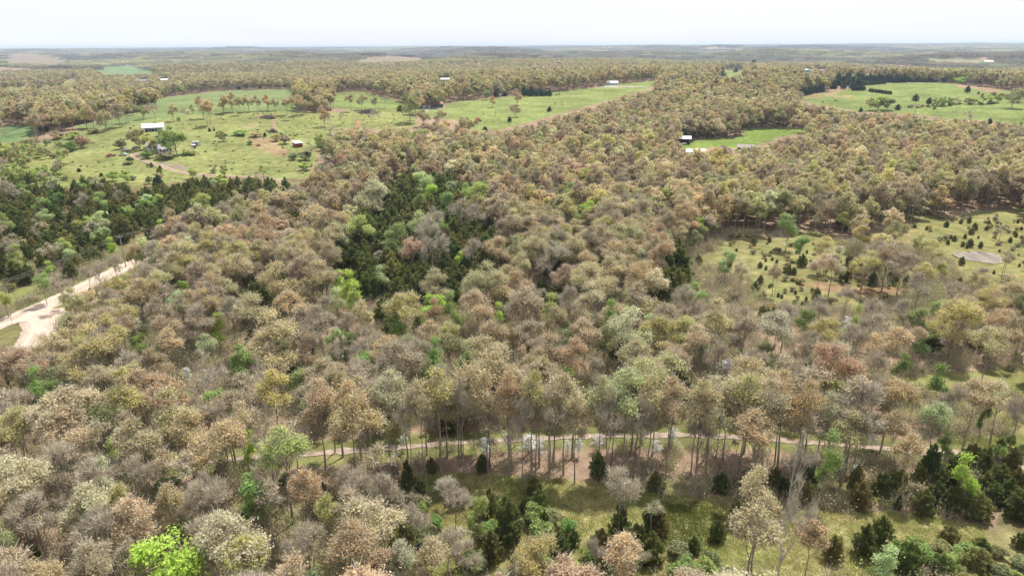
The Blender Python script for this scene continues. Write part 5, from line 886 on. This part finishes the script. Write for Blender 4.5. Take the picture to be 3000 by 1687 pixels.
building('long_shed', 'long silver roof showing through trees below the bright clearing', 'shed', 2037, 464, 52, 8, 3.2, 1.6, hexm('pale_grey_metal', (190, 198, 205)), WHITE(), windows=2, doors=1, land='the long silver roof')
building('cabin', 'brown gabled cabin among trees right of the long silver roof', 'cabin', 2135, 456, 24, 9, 2.8, 2.4, hexm('brown_wood', (110, 84, 80)), hexm('brown_roof', (112, 90, 92)), turn=1.35, windows=1, doors=1, wm=9)
building('low_barn', 'low barn with faded mauve roof at the clearing edge', 'barn', 2183, 446, 46, 8, 2.6, 1.4, hexm('brown_wood', (110, 84, 80)), hexm('mauve_roof', (168, 152, 158)), windows=2, doors=1)
building('green_grey_barn', 'grey green barn with white roof beyond the cedar hedges', 'barn', 2366, 212, 26, 10, 5, 1.6, hexm('sage_metal', (142, 165, 168)), WHITE(), turn=.2, windows=0, doors=1, land='the grey green barn')
building('old_barn', 'old brown barn beside the grey green barn', 'barn', 2405, 213, 21, 10, 4, 2.4, hexm('brown_wood', (110, 84, 80)), hexm('mauve_roof', (168, 152, 158)), turn=.2, windows=1, doors=1)
building('distant_farmhouse', 'distant white roofed building on the wooded ridge beyond the wheat', 'building', 482, 240, 26, 12, 4, 2, hexm('white_siding', (235, 235, 238)), WHITE(), windows=3, doors=1)
building('distant_shed', 'distant bluish roofed shed left of the white roofed building', 'shed', 421, 242, 22, 10, 3.5, 2, hexm('pale_grey_metal', (190, 198, 205)), hexm('blue_grey_roof', (160, 172, 190)), windows=1, doors=1)
building('poultry_house', 'very distant long white shed near the skyline', 'building', 2889, 168, 32, 14, 4, 2.5, WHITE(), WHITE(), windows=2, doors=1)
building('poultry_house', 'very distant short white shed just below the long one', 'building', 2896, 185, 22, 14, 4, 2.5, WHITE(), WHITE(), windows=2, doors=1)
def car(px, py, rz, col, name, label, cat='car', L=4.6, pick=False):
    x, y, z = P(px, py); r = empty(name, (x, y, z), rz); tag(r, label, cat); Wd = 1.8
    prof = [(-2.3, .45), (-2.3, .85), (-1.9, .98), (-1.2, 1.02), (-.55, 1.5), (1.0, 1.52), (1.65, 1.05), (2.2, .95), (2.3, .5)] if not pick else [(-2.6, .5), (-2.6, .95), (-1.4, 1.05), (-.8, 1.65), (.5, 1.68), (.6, 1.05), (2.6, 1.05), (2.6, .5)]
    n = len(prof); V = [(a, -Wd / 2 + (.12 if b > 1.1 else 0), b) for a, b in prof] + [(a, Wd / 2 - (.12 if b > 1.1 else 0), b) for a, b in prof]; mb = MB()
    mb.add(V, [(i, i + 1, n + i + 1, n + i) for i in range(n - 1)] + [tuple(range(n))[::-1], tuple(range(n, 2 * n)), (0, n, 2 * n - 1, n - 1)], 0, .5)
    part('body', mb, [hexm('paint_' + '_'.join(map(str, col)), col, rough=.25, var=.03, spec=.6)], r)
    gl = hexm('dark_glass', (60, 66, 78)); mb = MB()
    for s in (-1, 1): mb.add([(-.95, s * (Wd / 2 + .005), 1.06), (.9 if not pick else .45, s * (Wd / 2 + .005), 1.06), (.8 if not pick else .4, s * (Wd / 2 - .1), 1.44), (-.6, s * (Wd / 2 - .1), 1.42)], [(0, 1, 2, 3)], 0, .5)
    mb.add([(-1.16, -.75, 1.08), (-1.16, .75, 1.08), (-.62, .7, 1.48), (-.62, -.7, 1.48)], [(0, 3, 2, 1)], 0, .5); part('window', mb, [gl], r)
    for a in (-1.45, 1.4):
        for s in (-1, 1):
            mb = MB(); k = 12; V = [(a + .33 * math.cos(6.283 * i / k), s * (Wd / 2 - .1) + e, .33 + .33 * math.sin(6.283 * i / k)) for e in (-.1, .13) for i in range(k)]
            mb.add(V, [(i, (i + 1) % k, k + (i + 1) % k, k + i) for i in range(k)] + [tuple(range(k))[::-1], tuple(range(k, 2 * k))], 0, .5); part('wheel', mb, [hexm('tyre', (50, 50, 52))], r)
    return r
car(325, 459, .5, (170, 50, 60), 'pickup_truck', 'red and white old pickup parked in the farm grass', 'pickup', pick=True)
car(366, 443, .1, (200, 204, 210), 'parked_car', 'silver car parked beside the dark bush at the farm')
car(399, 436, .3, (90, 100, 130), 'parked_car', 'blue grey car in the shade of the farm tree')
car(361, 456, .15, (225, 228, 222), 'parked_car', 'low white car in long grass below the silver car')
car(2003, 425.5, .6, (225, 225, 225), 'parked_car', 'white vehicle sheltering under the open white roof')
def cow(px, py, rz, label):
    x, y, z = P(px, py); mb = MB(); r = empty('cow', (x, y, z), rz); tag(r, label, 'cow', 'cattle grazing in the long pasture')
    pts = [(-1.05, .62, .95), (-.8, .36, 1.15), (-.2, .42, 1.12), (.4, .4, 1.15), (.8, .3, 1.22), (1.15, .2, 1.15), (1.5, .17, .85), (1.75, .1, .6)]; n = 8; V = []
    rad = [.12, .38, .45, .42, .36, .24, .18, .09]
    for (a, _, c), q in zip(pts, rad):
        for j in range(n): V.append((a, q * .75 * math.cos(6.283 * j / n), c + q * math.sin(6.283 * j / n)))
    mb.add(V, [(i * n + j, i * n + (j + 1) % n, (i + 1) * n + (j + 1) % n, (i + 1) * n + j) for i in range(len(pts) - 1) for j in range(n)] + [tuple(range(n))[::-1], tuple(range(len(V) - n, len(V)))], 0, .5)
    for a in (-.75, .7):
        for s in (-1, 1): mb.tube([(a, s * .22, 1.0), (a - .05, s * .24, .5), (a, s * .22, 0)], [.14, .08, .06], 6)
    mb.tube([(-1.05, 0, 1.15), (-1.2, 0, .6)], [.04, .03], 4); part('body', mb, [hexm('hide', (48, 40, 38))], r)
cow(1629, 281, .3, 'black cow grazing before the cedar clump in the long pasture'); cow(1638, 279, 2.4, 'second black cow just behind its neighbour near the cedar clump')
cow(2411, 301, .6, 'dark cow in the dry corner of the right pasture'); cow(2448, 298, 2.9, 'dark cow grazing above the willow like tree')
def heap(px, py, w, h, n, label, mat, name='brush_pile', cat='brush pile', logw=.14):
    x, y, z = P(px, py); g = np.random.default_rng(int(px)); mb = MB()
    for i in range(n):
        a = g.uniform(0, 6.28); r_ = w / 2 * g.random() ** .6; hz_ = h * (1 - (r_ / (w / 2)) ** 1.5) * g.uniform(.3, 1); c = np.array([r_ * math.cos(a), r_ * math.sin(a) * .6, hz_ + .1]); d = unit(g.normal(0, 1, 3) * np.array([1, 1, .3])); L = g.uniform(.6, 1.9) * w / 8
        mb.tube([c - d * L, c, c + d * L], [logw * g.uniform(.4, 1.3)] * 2 + [.05], 4)
    o = mesh_obj(name, mb.mesh(name, [mat])); o.location = (x, y, z); tag(o, label, cat); return o
gw = hexm('weathered_wood', (138, 122, 120)); heap(785, 347, 11, 2.2, 420, 'wide grey brush pile on the crest between bare patches', gw); heap(800, 388, 6, 2.5, 260, 'small grey wood pile at the foot of the bare strip', gw); heap(1076, 332, 14, 3.0, 420, 'long grey debris pile before the oaks near the farm lane', gw)
LAND.append(P(785, 347)[:2] + ('the wide grey brush pile',))
# power line
M_POLE = hexm('pole_wood', (176, 168, 160)); p1 = P(350, 690, 10.5); p2 = P(677, 578, 10.5); PL = []
dv = (p2[0] - p1[0], p2[1] - p1[1])
for k in (-2, -1, 0, 1, 2, 3): x, y = p1[0] + dv[0] * k, p1[1] + dv[1] * k; PL.append((x, y, float(terrain(x, y))))
ang = math.atan2(dv[1], dv[0]); nx, ny = -math.sin(ang), math.cos(ang); lab = ['', '', 'weathered utility pole among the dark cedars left of the road', 'utility pole further along the line where cedars end', 'utility pole hidden in the woods past the cedars', 'most distant utility pole of the line']
for k, (x, y, z) in enumerate(PL):
    if k < 2: continue
    r = empty('utility_pole', (x, y, z), ang + math.pi / 2); tag(r, lab[k], 'utility pole', 'poles of the power line'); mb = MB(); mb.tube([(0, 0, -.5), (0, 0, 10.6)], [.17, .12], 8); part('post', mb, [M_POLE], r)
    mb = MB(); mb.box((0, .16, 10.1), (2.5, .12, .14)); part('crossarm', mb, [M_POLE], r)
    for a in (-1.1, 0, 1.1): mb = MB(); mb.tube([(a, .16, 10.17), (a, .16, 10.4)], [.06, .04], 6); part('insulator', mb, [hexm('porcelain', (205, 205, 205))], r)
for w_, off, lb in ((0, -1.1, 'power line wire nearest the gravel road'), (1, 0, 'middle power line wire on the pole tops'), (2, 1.1, 'power line wire on the cedar side')):
    pts = []
    for k in range(len(PL) - 1):
        a, b = PL[k], PL[k + 1]
        for j in range(10): u = j / 10; pts.append((a[0] + (b[0] - a[0]) * u + nx * off, a[1] + (b[1] - a[1]) * u + ny * off, a[2] + (b[2] - a[2]) * u + 10.42 - 1.5 * 4 * u * (1 - u)))
    mb = MB(); mb.tube(pts, [.013] * len(pts), 4); o = mesh_obj('power_wire', mb.mesh('power_wire', [hexm('wire', (190, 185, 170))])); tag(o, lb, 'wire', 'wires of the power line')
x, y, z = P(36, 950); r = empty('road_sign', (x, y, z), .3); tag(r, 'small road sign on a thin post at the gravel junction', 'sign'); mb = MB(); mb.tube([(0, 0, -.2), (0, 0, 2.6)], [.04, .04], 6); part('post', mb, [hexm('galvanised', (150, 150, 150))], r); mb = MB(); mb.box((0, -.06, 2.45), (.75, .03, .22)); part('sign_plate', mb, [hexm('sign_green', (60, 110, 80))], r)
# pasture fence on the right
fa = P(2000 + 1640 / 2.576, 100 + 566 / 2.576); fb = P(2000 + 2390 / 2.576, 100 + 524 / 2.576); r = empty('wire_fence', (fa[0], fa[1], fa[2])); tag(r, 'post and wire fence with brush along the right pasture', 'fence')
for k in range(26):
    u = k / 25; x, y = fa[0] + (fb[0] - fa[0]) * u, fa[1] + (fb[1] - fa[1]) * u; mb = MB(); mb.box((x - fa[0], y - fa[1], float(terrain(x, y)) - fa[2] + .6), (.14, .14, 1.5)); part('post', mb, [gw], r)
for hgt in (.5, .9, 1.25):
    mb = MB(); pts = [(( fb[0] - fa[0]) * u, (fb[1] - fa[1]) * u, float(terrain(fa[0] + (fb[0] - fa[0]) * u, fa[1] + (fb[1] - fa[1]) * u)) - fa[2] + hgt) for u in np.linspace(0, 1, 26)]; mb.tube(pts, [.02] * 26, 3); part('wire', mb, [gw], r)
for k in range(28):
    u = GZ.random(); x, y = fa[0] + (fb[0] - fa[0]) * u, fa[1] + (fb[1] - fa[1]) * u + GZ.normal() * 1.5; THINGS.append([S_, x, y, float(terrain(x, y)), GZ.uniform(1.5, 3), GZ.uniform(3, 6), ('olive', 'yellow green', 'dull green')[k % 3], None])
# ---------------------------------------------------------------- which trees become things of their own
CAPS = {B: 298, N_: 250, L_: 255, C_: 298, S_: 240, D_: 60, Y_: 10, 'slender_tree': 180}
IND = list(THINGS); cnt = {}
for t_ in THINGS: cnt[t_[0]] = cnt.get(t_[0], 0) + 1
ra = np.array([[r[1], r[2], r[3], r[4]] for r in RAND]); px, py = proj(ra[:, 0], ra[:, 1], ra[:, 2] + ra[:, 3] * .7); pbx, pby = proj(ra[:, 0], ra[:, 1], ra[:, 2]); size = ra[:, 3] / np.hypot(ra[:, 0], ra[:, 1])
vis = (px > 5) & (px < 2995) & (py < 1680) & (ra[:, 1] > 0); order = np.argsort(-size); STUFF = []; 
for i in order:
    k = RAND[i][0]
    if vis[i] and cnt.get(k, 0) < CAPS[k]: cnt[k] = cnt.get(k, 0) + 1; IND.append(RAND[i])
    else: STUFF.append(RAND[i])
print('individual', cnt, 'stuff', len(STUFF))
def lod_of(d, placed):
    if placed: return 0 if d < 330 else (1 if d < 1100 else 2)
    return 0 if d < 230 else (1 if d < 620 else 2)
# labels: look, then where it stands next to the nearest landmark
KW = {B: 'budding oak', N_: 'leafless tree', L_: 'leafy tree', C_: 'cedar', S_: 'shrub', D_: 'white dogwood', Y_: 'sycamore', 'slender_tree': 'slender young tree'}
GRP = {B: 'oaks coming into bud across the woods', N_: 'leafless trees of the woods', L_: 'trees already in green leaf', C_: 'red cedars', S_: 'shrubs of the meadows and wood edges', D_: 'dogwoods in white bloom', Y_: 'white limbed sycamores', 'slender_tree': 'slender young trees of the woods'}
AVG = {B: (14.5, 7.5), N_: (12, 6.3), L_: (9.5, 5), C_: (5.2, 3.1), S_: (2.6, 3.8), D_: (4.6, 3.5), Y_: (15, 8), 'slender_tree': (11.5, 3.5)}
LA = np.array([(a, b) for a, b, c in LAND]); LT = [c for a, b, c in LAND]; used = {}
extra = [(0, 800, 'the gravel road junction'), (1300, 760, 'the dark cedar grove'), (1500, 1320, 'the long trunk row'), (2700, 1550, 'the lower right meadow'), (1600, 1600, 'the green scrub'), (2240, 790, 'the cedar dotted meadow'), (200, 480, 'the shrubby farm slope'), (300, 640, 'the cedar slope'), (640, 1560, 'the lower left woods'), (1330, 345, 'the long green pasture'), (2600, 300, 'the right hand pasture'), (1800, 480, 'the far tan canopy'), (720, 300, 'the crest of oaks')]
for a, b, c in extra: q = P(a, b); LA = np.vstack([LA, [q[0], q[1]]]); LT.append(c)
LPX, LPY = proj(LA[:, 0], LA[:, 1], terrain(LA[:, 0], LA[:, 1])); LOWN = {}
def autolabel(t_):
    k, x, y, z, h, w, tn, lb = t_
    if lb: used[lb] = 1; return lb
    px, py = proj(np.array(x), np.array(y), np.array(z + h * .5)); dd = np.hypot((LPX - px), (LPY - py) * 1.6)
    a = AVG[k]; forms = []
    if w / h > a[1] / a[0] * 1.18: forms.append('broad')
    elif w / h < a[1] / a[0] * .85: forms.append('narrow')
    forms.append('tall' if h > a[0] * 1.12 else ('small' if h < a[0] * .85 else 'medium'))
    col = tn if k != D_ else ''
    for idx in np.argsort(dd)[:9]:
        if dd[idx] < 6: continue
        dx, dy = float(px - LPX[idx]), float(py - LPY[idx]); adx, ady = abs(dx), abs(dy) * 1.6
        if adx > ady * 2: pos = 'right of' if dx > 0 else 'left of'
        elif ady > adx * 2: pos = 'below' if dy > 0 else 'above'
        else: pos = ('below and right of' if dx > 0 else 'below and left of') if dy > 0 else ('above and right of' if dx > 0 else 'above and left of')
        near = 'just ' if dd[idx] < 60 else ('' if dd[idx] < 160 else 'well ')
        L = ' '.join([*forms, col, KW[k], near + pos, LT[idx]]); L = ' '.join(L.split())
        if L not in used and len(L.split()) <= 16: used[L] = 1; return L
        L0 = L
    used[L] = used.get(L, 0) + 1; return L0 if False else L
def setprops(o, t_): o['label'] = autolabel(t_); o['category'] = CAT[t_[0]]; o['group'] = GRP[t_[0]]
G5 = np.random.default_rng(55); IND.sort(key=lambda t_: (t_[7] is None, math.hypot(t_[1], t_[2])))
for t_ in IND:
    k, x, y, z, h, w, tn, lb = t_; d = math.hypot(x, y); lod = lod_of(d, True); lods = PROTO[k]; lod = max(l for l in lods if l <= lod); v = lods[lod]
    wr = w / h; sc_opts = sorted(range(len(v)), key=lambda i: abs(v[i][4] / v[i][3] - wr) + G5.random() * .12); me_t, me_c, me_j, PH, PW = v[sc_opts[0]]
    rz = float(G5.uniform(0, 6.283)); s = (w / PW, w / PW, h / PH); tint = [float(c) for c in tintof(tn, G5, .07)]
    if lod == 0 and d < 330:
        r = bpy.data.objects.new(k, None); COL.objects.link(r); r.location = (x, y, z); r.rotation_euler = (0, 0, rz); r.scale = s; r.empty_display_size = .5; setprops(r, t_)
        if me_t and len(me_t.vertices): mesh_obj('trunk', me_t, r)
        c = mesh_obj('crown', me_c, r); c['tint'] = tint
    else:
        o = mesh_obj(k, me_j); o.location = (x, y, z); o.rotation_euler = (0, 0, rz); o.scale = s; o['tint'] = tint; setprops(o, t_)
# ---------------------------------------------------------------- the rest: one object per kind, scattered
def scatter_obj(name, meshes, pts, idx, rot, scl, tint, label, cat):
    cl = bpy.data.collections.new(name + '_sources')
    for i, me_ in enumerate(meshes):
        o = bpy.data.objects.new('%03d_source' % i + name, me_); cl.objects.link(o)
    me_ = bpy.data.meshes.new(name); n = len(pts); me_.vertices.add(n); me_.vertices.foreach_set('co', np.asarray(pts, np.float32).ravel())
    for nm, ty, arr, fld in (('idx', 'INT', np.asarray(idx, np.int32), 'value'), ('rot', 'FLOAT_VECTOR', np.asarray(rot, np.float32).ravel(), 'vector'), ('scl', 'FLOAT_VECTOR', np.asarray(scl, np.float32).ravel(), 'vector'), ('tint', 'FLOAT_VECTOR', np.asarray(tint, np.float32).ravel(), 'vector')):
        a = me_.attributes.new(nm, ty, 'POINT'); a.data.foreach_set(fld, arr)
    ob = mesh_obj(name, me_); ob['kind'] = 'stuff'; ob['label'] = label; ob['category'] = cat
    ng = bpy.data.node_groups.new(name, 'GeometryNodeTree'); ng.interface.new_socket('Geometry', in_out='INPUT', socket_type='NodeSocketGeometry'); ng.interface.new_socket('Geometry', in_out='OUTPUT', socket_type='NodeSocketGeometry')
    gi = ng.nodes.new('NodeGroupInput'); go = ng.nodes.new('NodeGroupOutput'); ci = ng.nodes.new('GeometryNodeCollectionInfo'); ci.inputs['Collection'].default_value = cl; ci.inputs['Separate Children'].default_value = True; ci.inputs['Reset Children'].default_value = True
    ip = ng.nodes.new('GeometryNodeInstanceOnPoints'); ip.inputs['Pick Instance'].default_value = True
    def na(nm, ty): q = ng.nodes.new('GeometryNodeInputNamedAttribute'); q.data_type = ty; q.inputs['Name'].default_value = nm; return q.outputs['Attribute']
    lk = ng.links.new; lk(gi.outputs[0], ip.inputs['Points']); lk(ci.outputs[0], ip.inputs['Instance']); lk(na('idx', 'INT'), ip.inputs['Instance Index']); lk(na('rot', 'FLOAT_VECTOR'), ip.inputs['Rotation']); lk(na('scl', 'FLOAT_VECTOR'), ip.inputs['Scale']); lk(ip.outputs[0], go.inputs[0])
    md = ob.modifiers.new('scatter', 'NODES'); md.node_group = ng; return ob
SN = {B: ('oak_woods', 'budding tan and olive oaks massed over the rolling land'), N_: ('bare_woods', 'grey brown leafless trees massed through the woods'), L_: ('leafy_woods', 'scattered green leafed trees within the tan woods'), C_: ('cedar_woods', 'dense dark cedars of the cedar slope and woods'), S_: ('shrubbery', 'low shrubs crowding the slopes and wood edges'), 'slender_tree': ('young_woods', 'slender young stems between the larger trees')}
for k, (nm, lb) in SN.items():
    sub = [t_ for t_ in STUFF if t_[0] == k]
    meshes = []; start = {}
    for l in sorted(PROTO[k]):
        start[l] = len(meshes); meshes += [q[2] for q in PROTO[k][l]]
    pts, idx, rot, scl, tint = [], [], [], [], []
    for t_ in sub:
        _, x, y, z, h, w, tn, _l = t_; d = math.hypot(x, y); lod = max(l for l in PROTO[k] if l <= lod_of(d, False)); opts = [i for i, q in enumerate(PROTO[k][lod]) if q[3] not in (12.001,) and abs(q[4] / q[3] - w / h) < .28] or list(range(len(PROTO[k][lod]))); vi = int(opts[G5.integers(len(opts))]); PH, PW = PROTO[k][lod][vi][3:]
        pts.append((x, y, z)); idx.append(start[lod] + vi); rot.append((0, 0, G5.uniform(0, 6.283))); scl.append((w / PW, w / PW, h / PH)); tint.append(tintof(tn, G5, .11) * (.86 if lod == 2 else 1.0))
    if pts: scatter_obj(nm, meshes, pts, idx, rot, scl, tint, lb, 'woodland' if k != S_ else 'shrubs')
# far woods, stand by stand
pts, idx, rot, scl, tint = [], [], [], [], []
for d0, d1, S in ((2700, 6000, 58), (6000, 15500, 110)):
    X, Y = scatter(d0, d1, S, .68); ok, Z, *_ = keepers(X, Y, np.full(X.shape, 14.), np.full(X.shape, S * .8), False)
    clr = (np.sin(X / 410. + 2) * np.sin(Y / 530.) + .6 * np.sin(X / 170. + Y / 210.) > .88) & (rng.random(X.shape) < .9)
    for x, y, z in zip(X[ok & ~clr], Y[ok & ~clr], Z[ok & ~clr]):
        pts.append((x, y, z - .5)); idx.append(int(G5.integers(5))); rot.append((0, 0, G5.integers(4) * math.pi / 2 + G5.normal() * .1)); q = S / 60 * 1.12; scl.append((q, q, G5.uniform(.9, 1.2)))
        u = .5 + .5 * math.sin(x / 700. + 1) * math.sin(y / 900.); u = np.clip(u + .35 * math.sin(y / 330. + x / 900.), 0, 1); base = (TINTL['olive tan'] * u + TINTL['brown'] * (1 - u)) * (.56 + .34 * u)  # stand mix in broad bands, which also paint slope shading into the tint
        if G5.random() < .07: base = TINTL['dull green']
        tint.append(base * (1 + G5.normal() * .2))
scatter_obj('far_woods', PATCH, pts, idx, rot, scl, tint, 'far wooded ridges reaching to the hazy skyline', 'woodland')
# undergrowth in the near woods and grass tufts in the near meadows
X, Y = scatter(60, 260, 1.6, .70); Z = terrain(X, Y); bx, by = proj(X, Y, Z); openf = np.zeros(X.shape, bool)
for poly, c, op in FIELDS: openf |= inpoly(bx, by, poly)
rd = road_dist(X, Y) < np.where(inpoly(bx, by, Z_ROW) | inpoly(bx, by, Z_BARE), 1.6, 4.2); m = ~openf & ~rd & (rng.random(X.shape) < np.where(inpoly(bx, by, Z_ROW) | inpoly(bx, by, Z_CEDROW), .26, .5)); X, Y, Z = X[m], Y[m], Z[m]; n = len(X)
names = ['grey brown', 'pinkish brown', 'dull green', 'olive', 'tan', 'yellow green']; tt = np.array([tintof(names[G5.choice(6, p=[.24, .16, .22, .16, .12, .10])], G5, .15) for _ in range(n)])
scatter_obj('woodland_vegetation', UNDER, np.stack([X, Y, Z], 1), G5.integers(0, 4, n), np.stack([np.zeros(n), np.zeros(n), G5.uniform(0, 6.28, n)], 1), np.repeat(G5.uniform(.5, 1.15, n)[:, None], 3, 1), tt, 'thin brush and seedlings on the forest floor', 'undergrowth')
X, Y = scatter(60, 140, .62, .70); Z = terrain(X, Y); bx, by = proj(X, Y, Z); openf = inpoly(bx, by, FIELDS[14][0]) | inpoly(bx, by, FIELDS[13][0]) | inpoly(bx, by, FIELDS[12][0]); openf &= (road_dist(X, Y) > 4) & (rng.random(X.shape) < .8); X, Y, Z = X[openf], Y[openf], Z[openf]; n = len(X)
pat = np.clip(.5 + .5 * np.sin(X / 3.1 + 1) * np.sin(Y / 4.3) + .25 * G5.normal(size=n), 0, 1)[:, None]; tt = (lin((176, 188, 106)) * pat + lin((208, 198, 144)) * (1 - pat)) * .82 * (1 + .15 * G5.normal(size=(n, 1)))
ms_ = inpoly(*proj(X, Y, Z), [(1950, 1470), (2130, 1480), (2110, 1560), (2080, 1620), (1930, 1600), (1900, 1530)]); tt[ms_] = lin((156, 168, 86)) * .62 * (1 + .2 * G5.normal(size=(ms_.sum(), 1)))
sc_t = G5.uniform(.6, 1.4, n); sc_t[ms_] *= G5.uniform(.8, 1.7, ms_.sum())
scatter_obj('meadow_grass', TUFT, np.stack([X, Y, Z], 1), G5.integers(0, 4, n), np.stack([np.zeros(n), np.zeros(n), G5.uniform(0, 6.28, n)], 1), np.repeat(sc_t[:, None], 3, 1), np.clip(tt, .01, .9), 'tussocky green and straw grass of the lower meadow', 'grass')
# ---------------------------------------------------------------- haze
zt = max(float(Vt[:, 2].max()) + 25, CAMH + 15); zb = float(Vt[:, 2].min()) - 2; R_ = 17300
me = bpy.data.meshes.new('haze'); V = [(a * R_, b * R_, c) for c in (zb, zt) for a, b in ((-1, -1), (1, -1), (1, 1), (-1, 1))]; me.from_pydata(V, [], [(3, 2, 1, 0), (4, 5, 6, 7), (0, 1, 5, 4), (1, 2, 6, 5), (2, 3, 7, 6), (3, 0, 4, 7)])
m, t = mat_new('haze_air'); pv = N(t, 'ShaderNodeVolumePrincipled'); pv.inputs['Density'].default_value = 7.5e-5; pv.inputs['Color'].default_value = (.64, .79, 1, 1); pv.inputs['Anisotropy'].default_value = .2; o_ = N(t, 'ShaderNodeOutputMaterial'); t.links.new(pv.outputs[0], o_.inputs[1]); me.materials.append(m)
hz_ = mesh_obj('haze', me); hz_['kind'] = 'stuff'
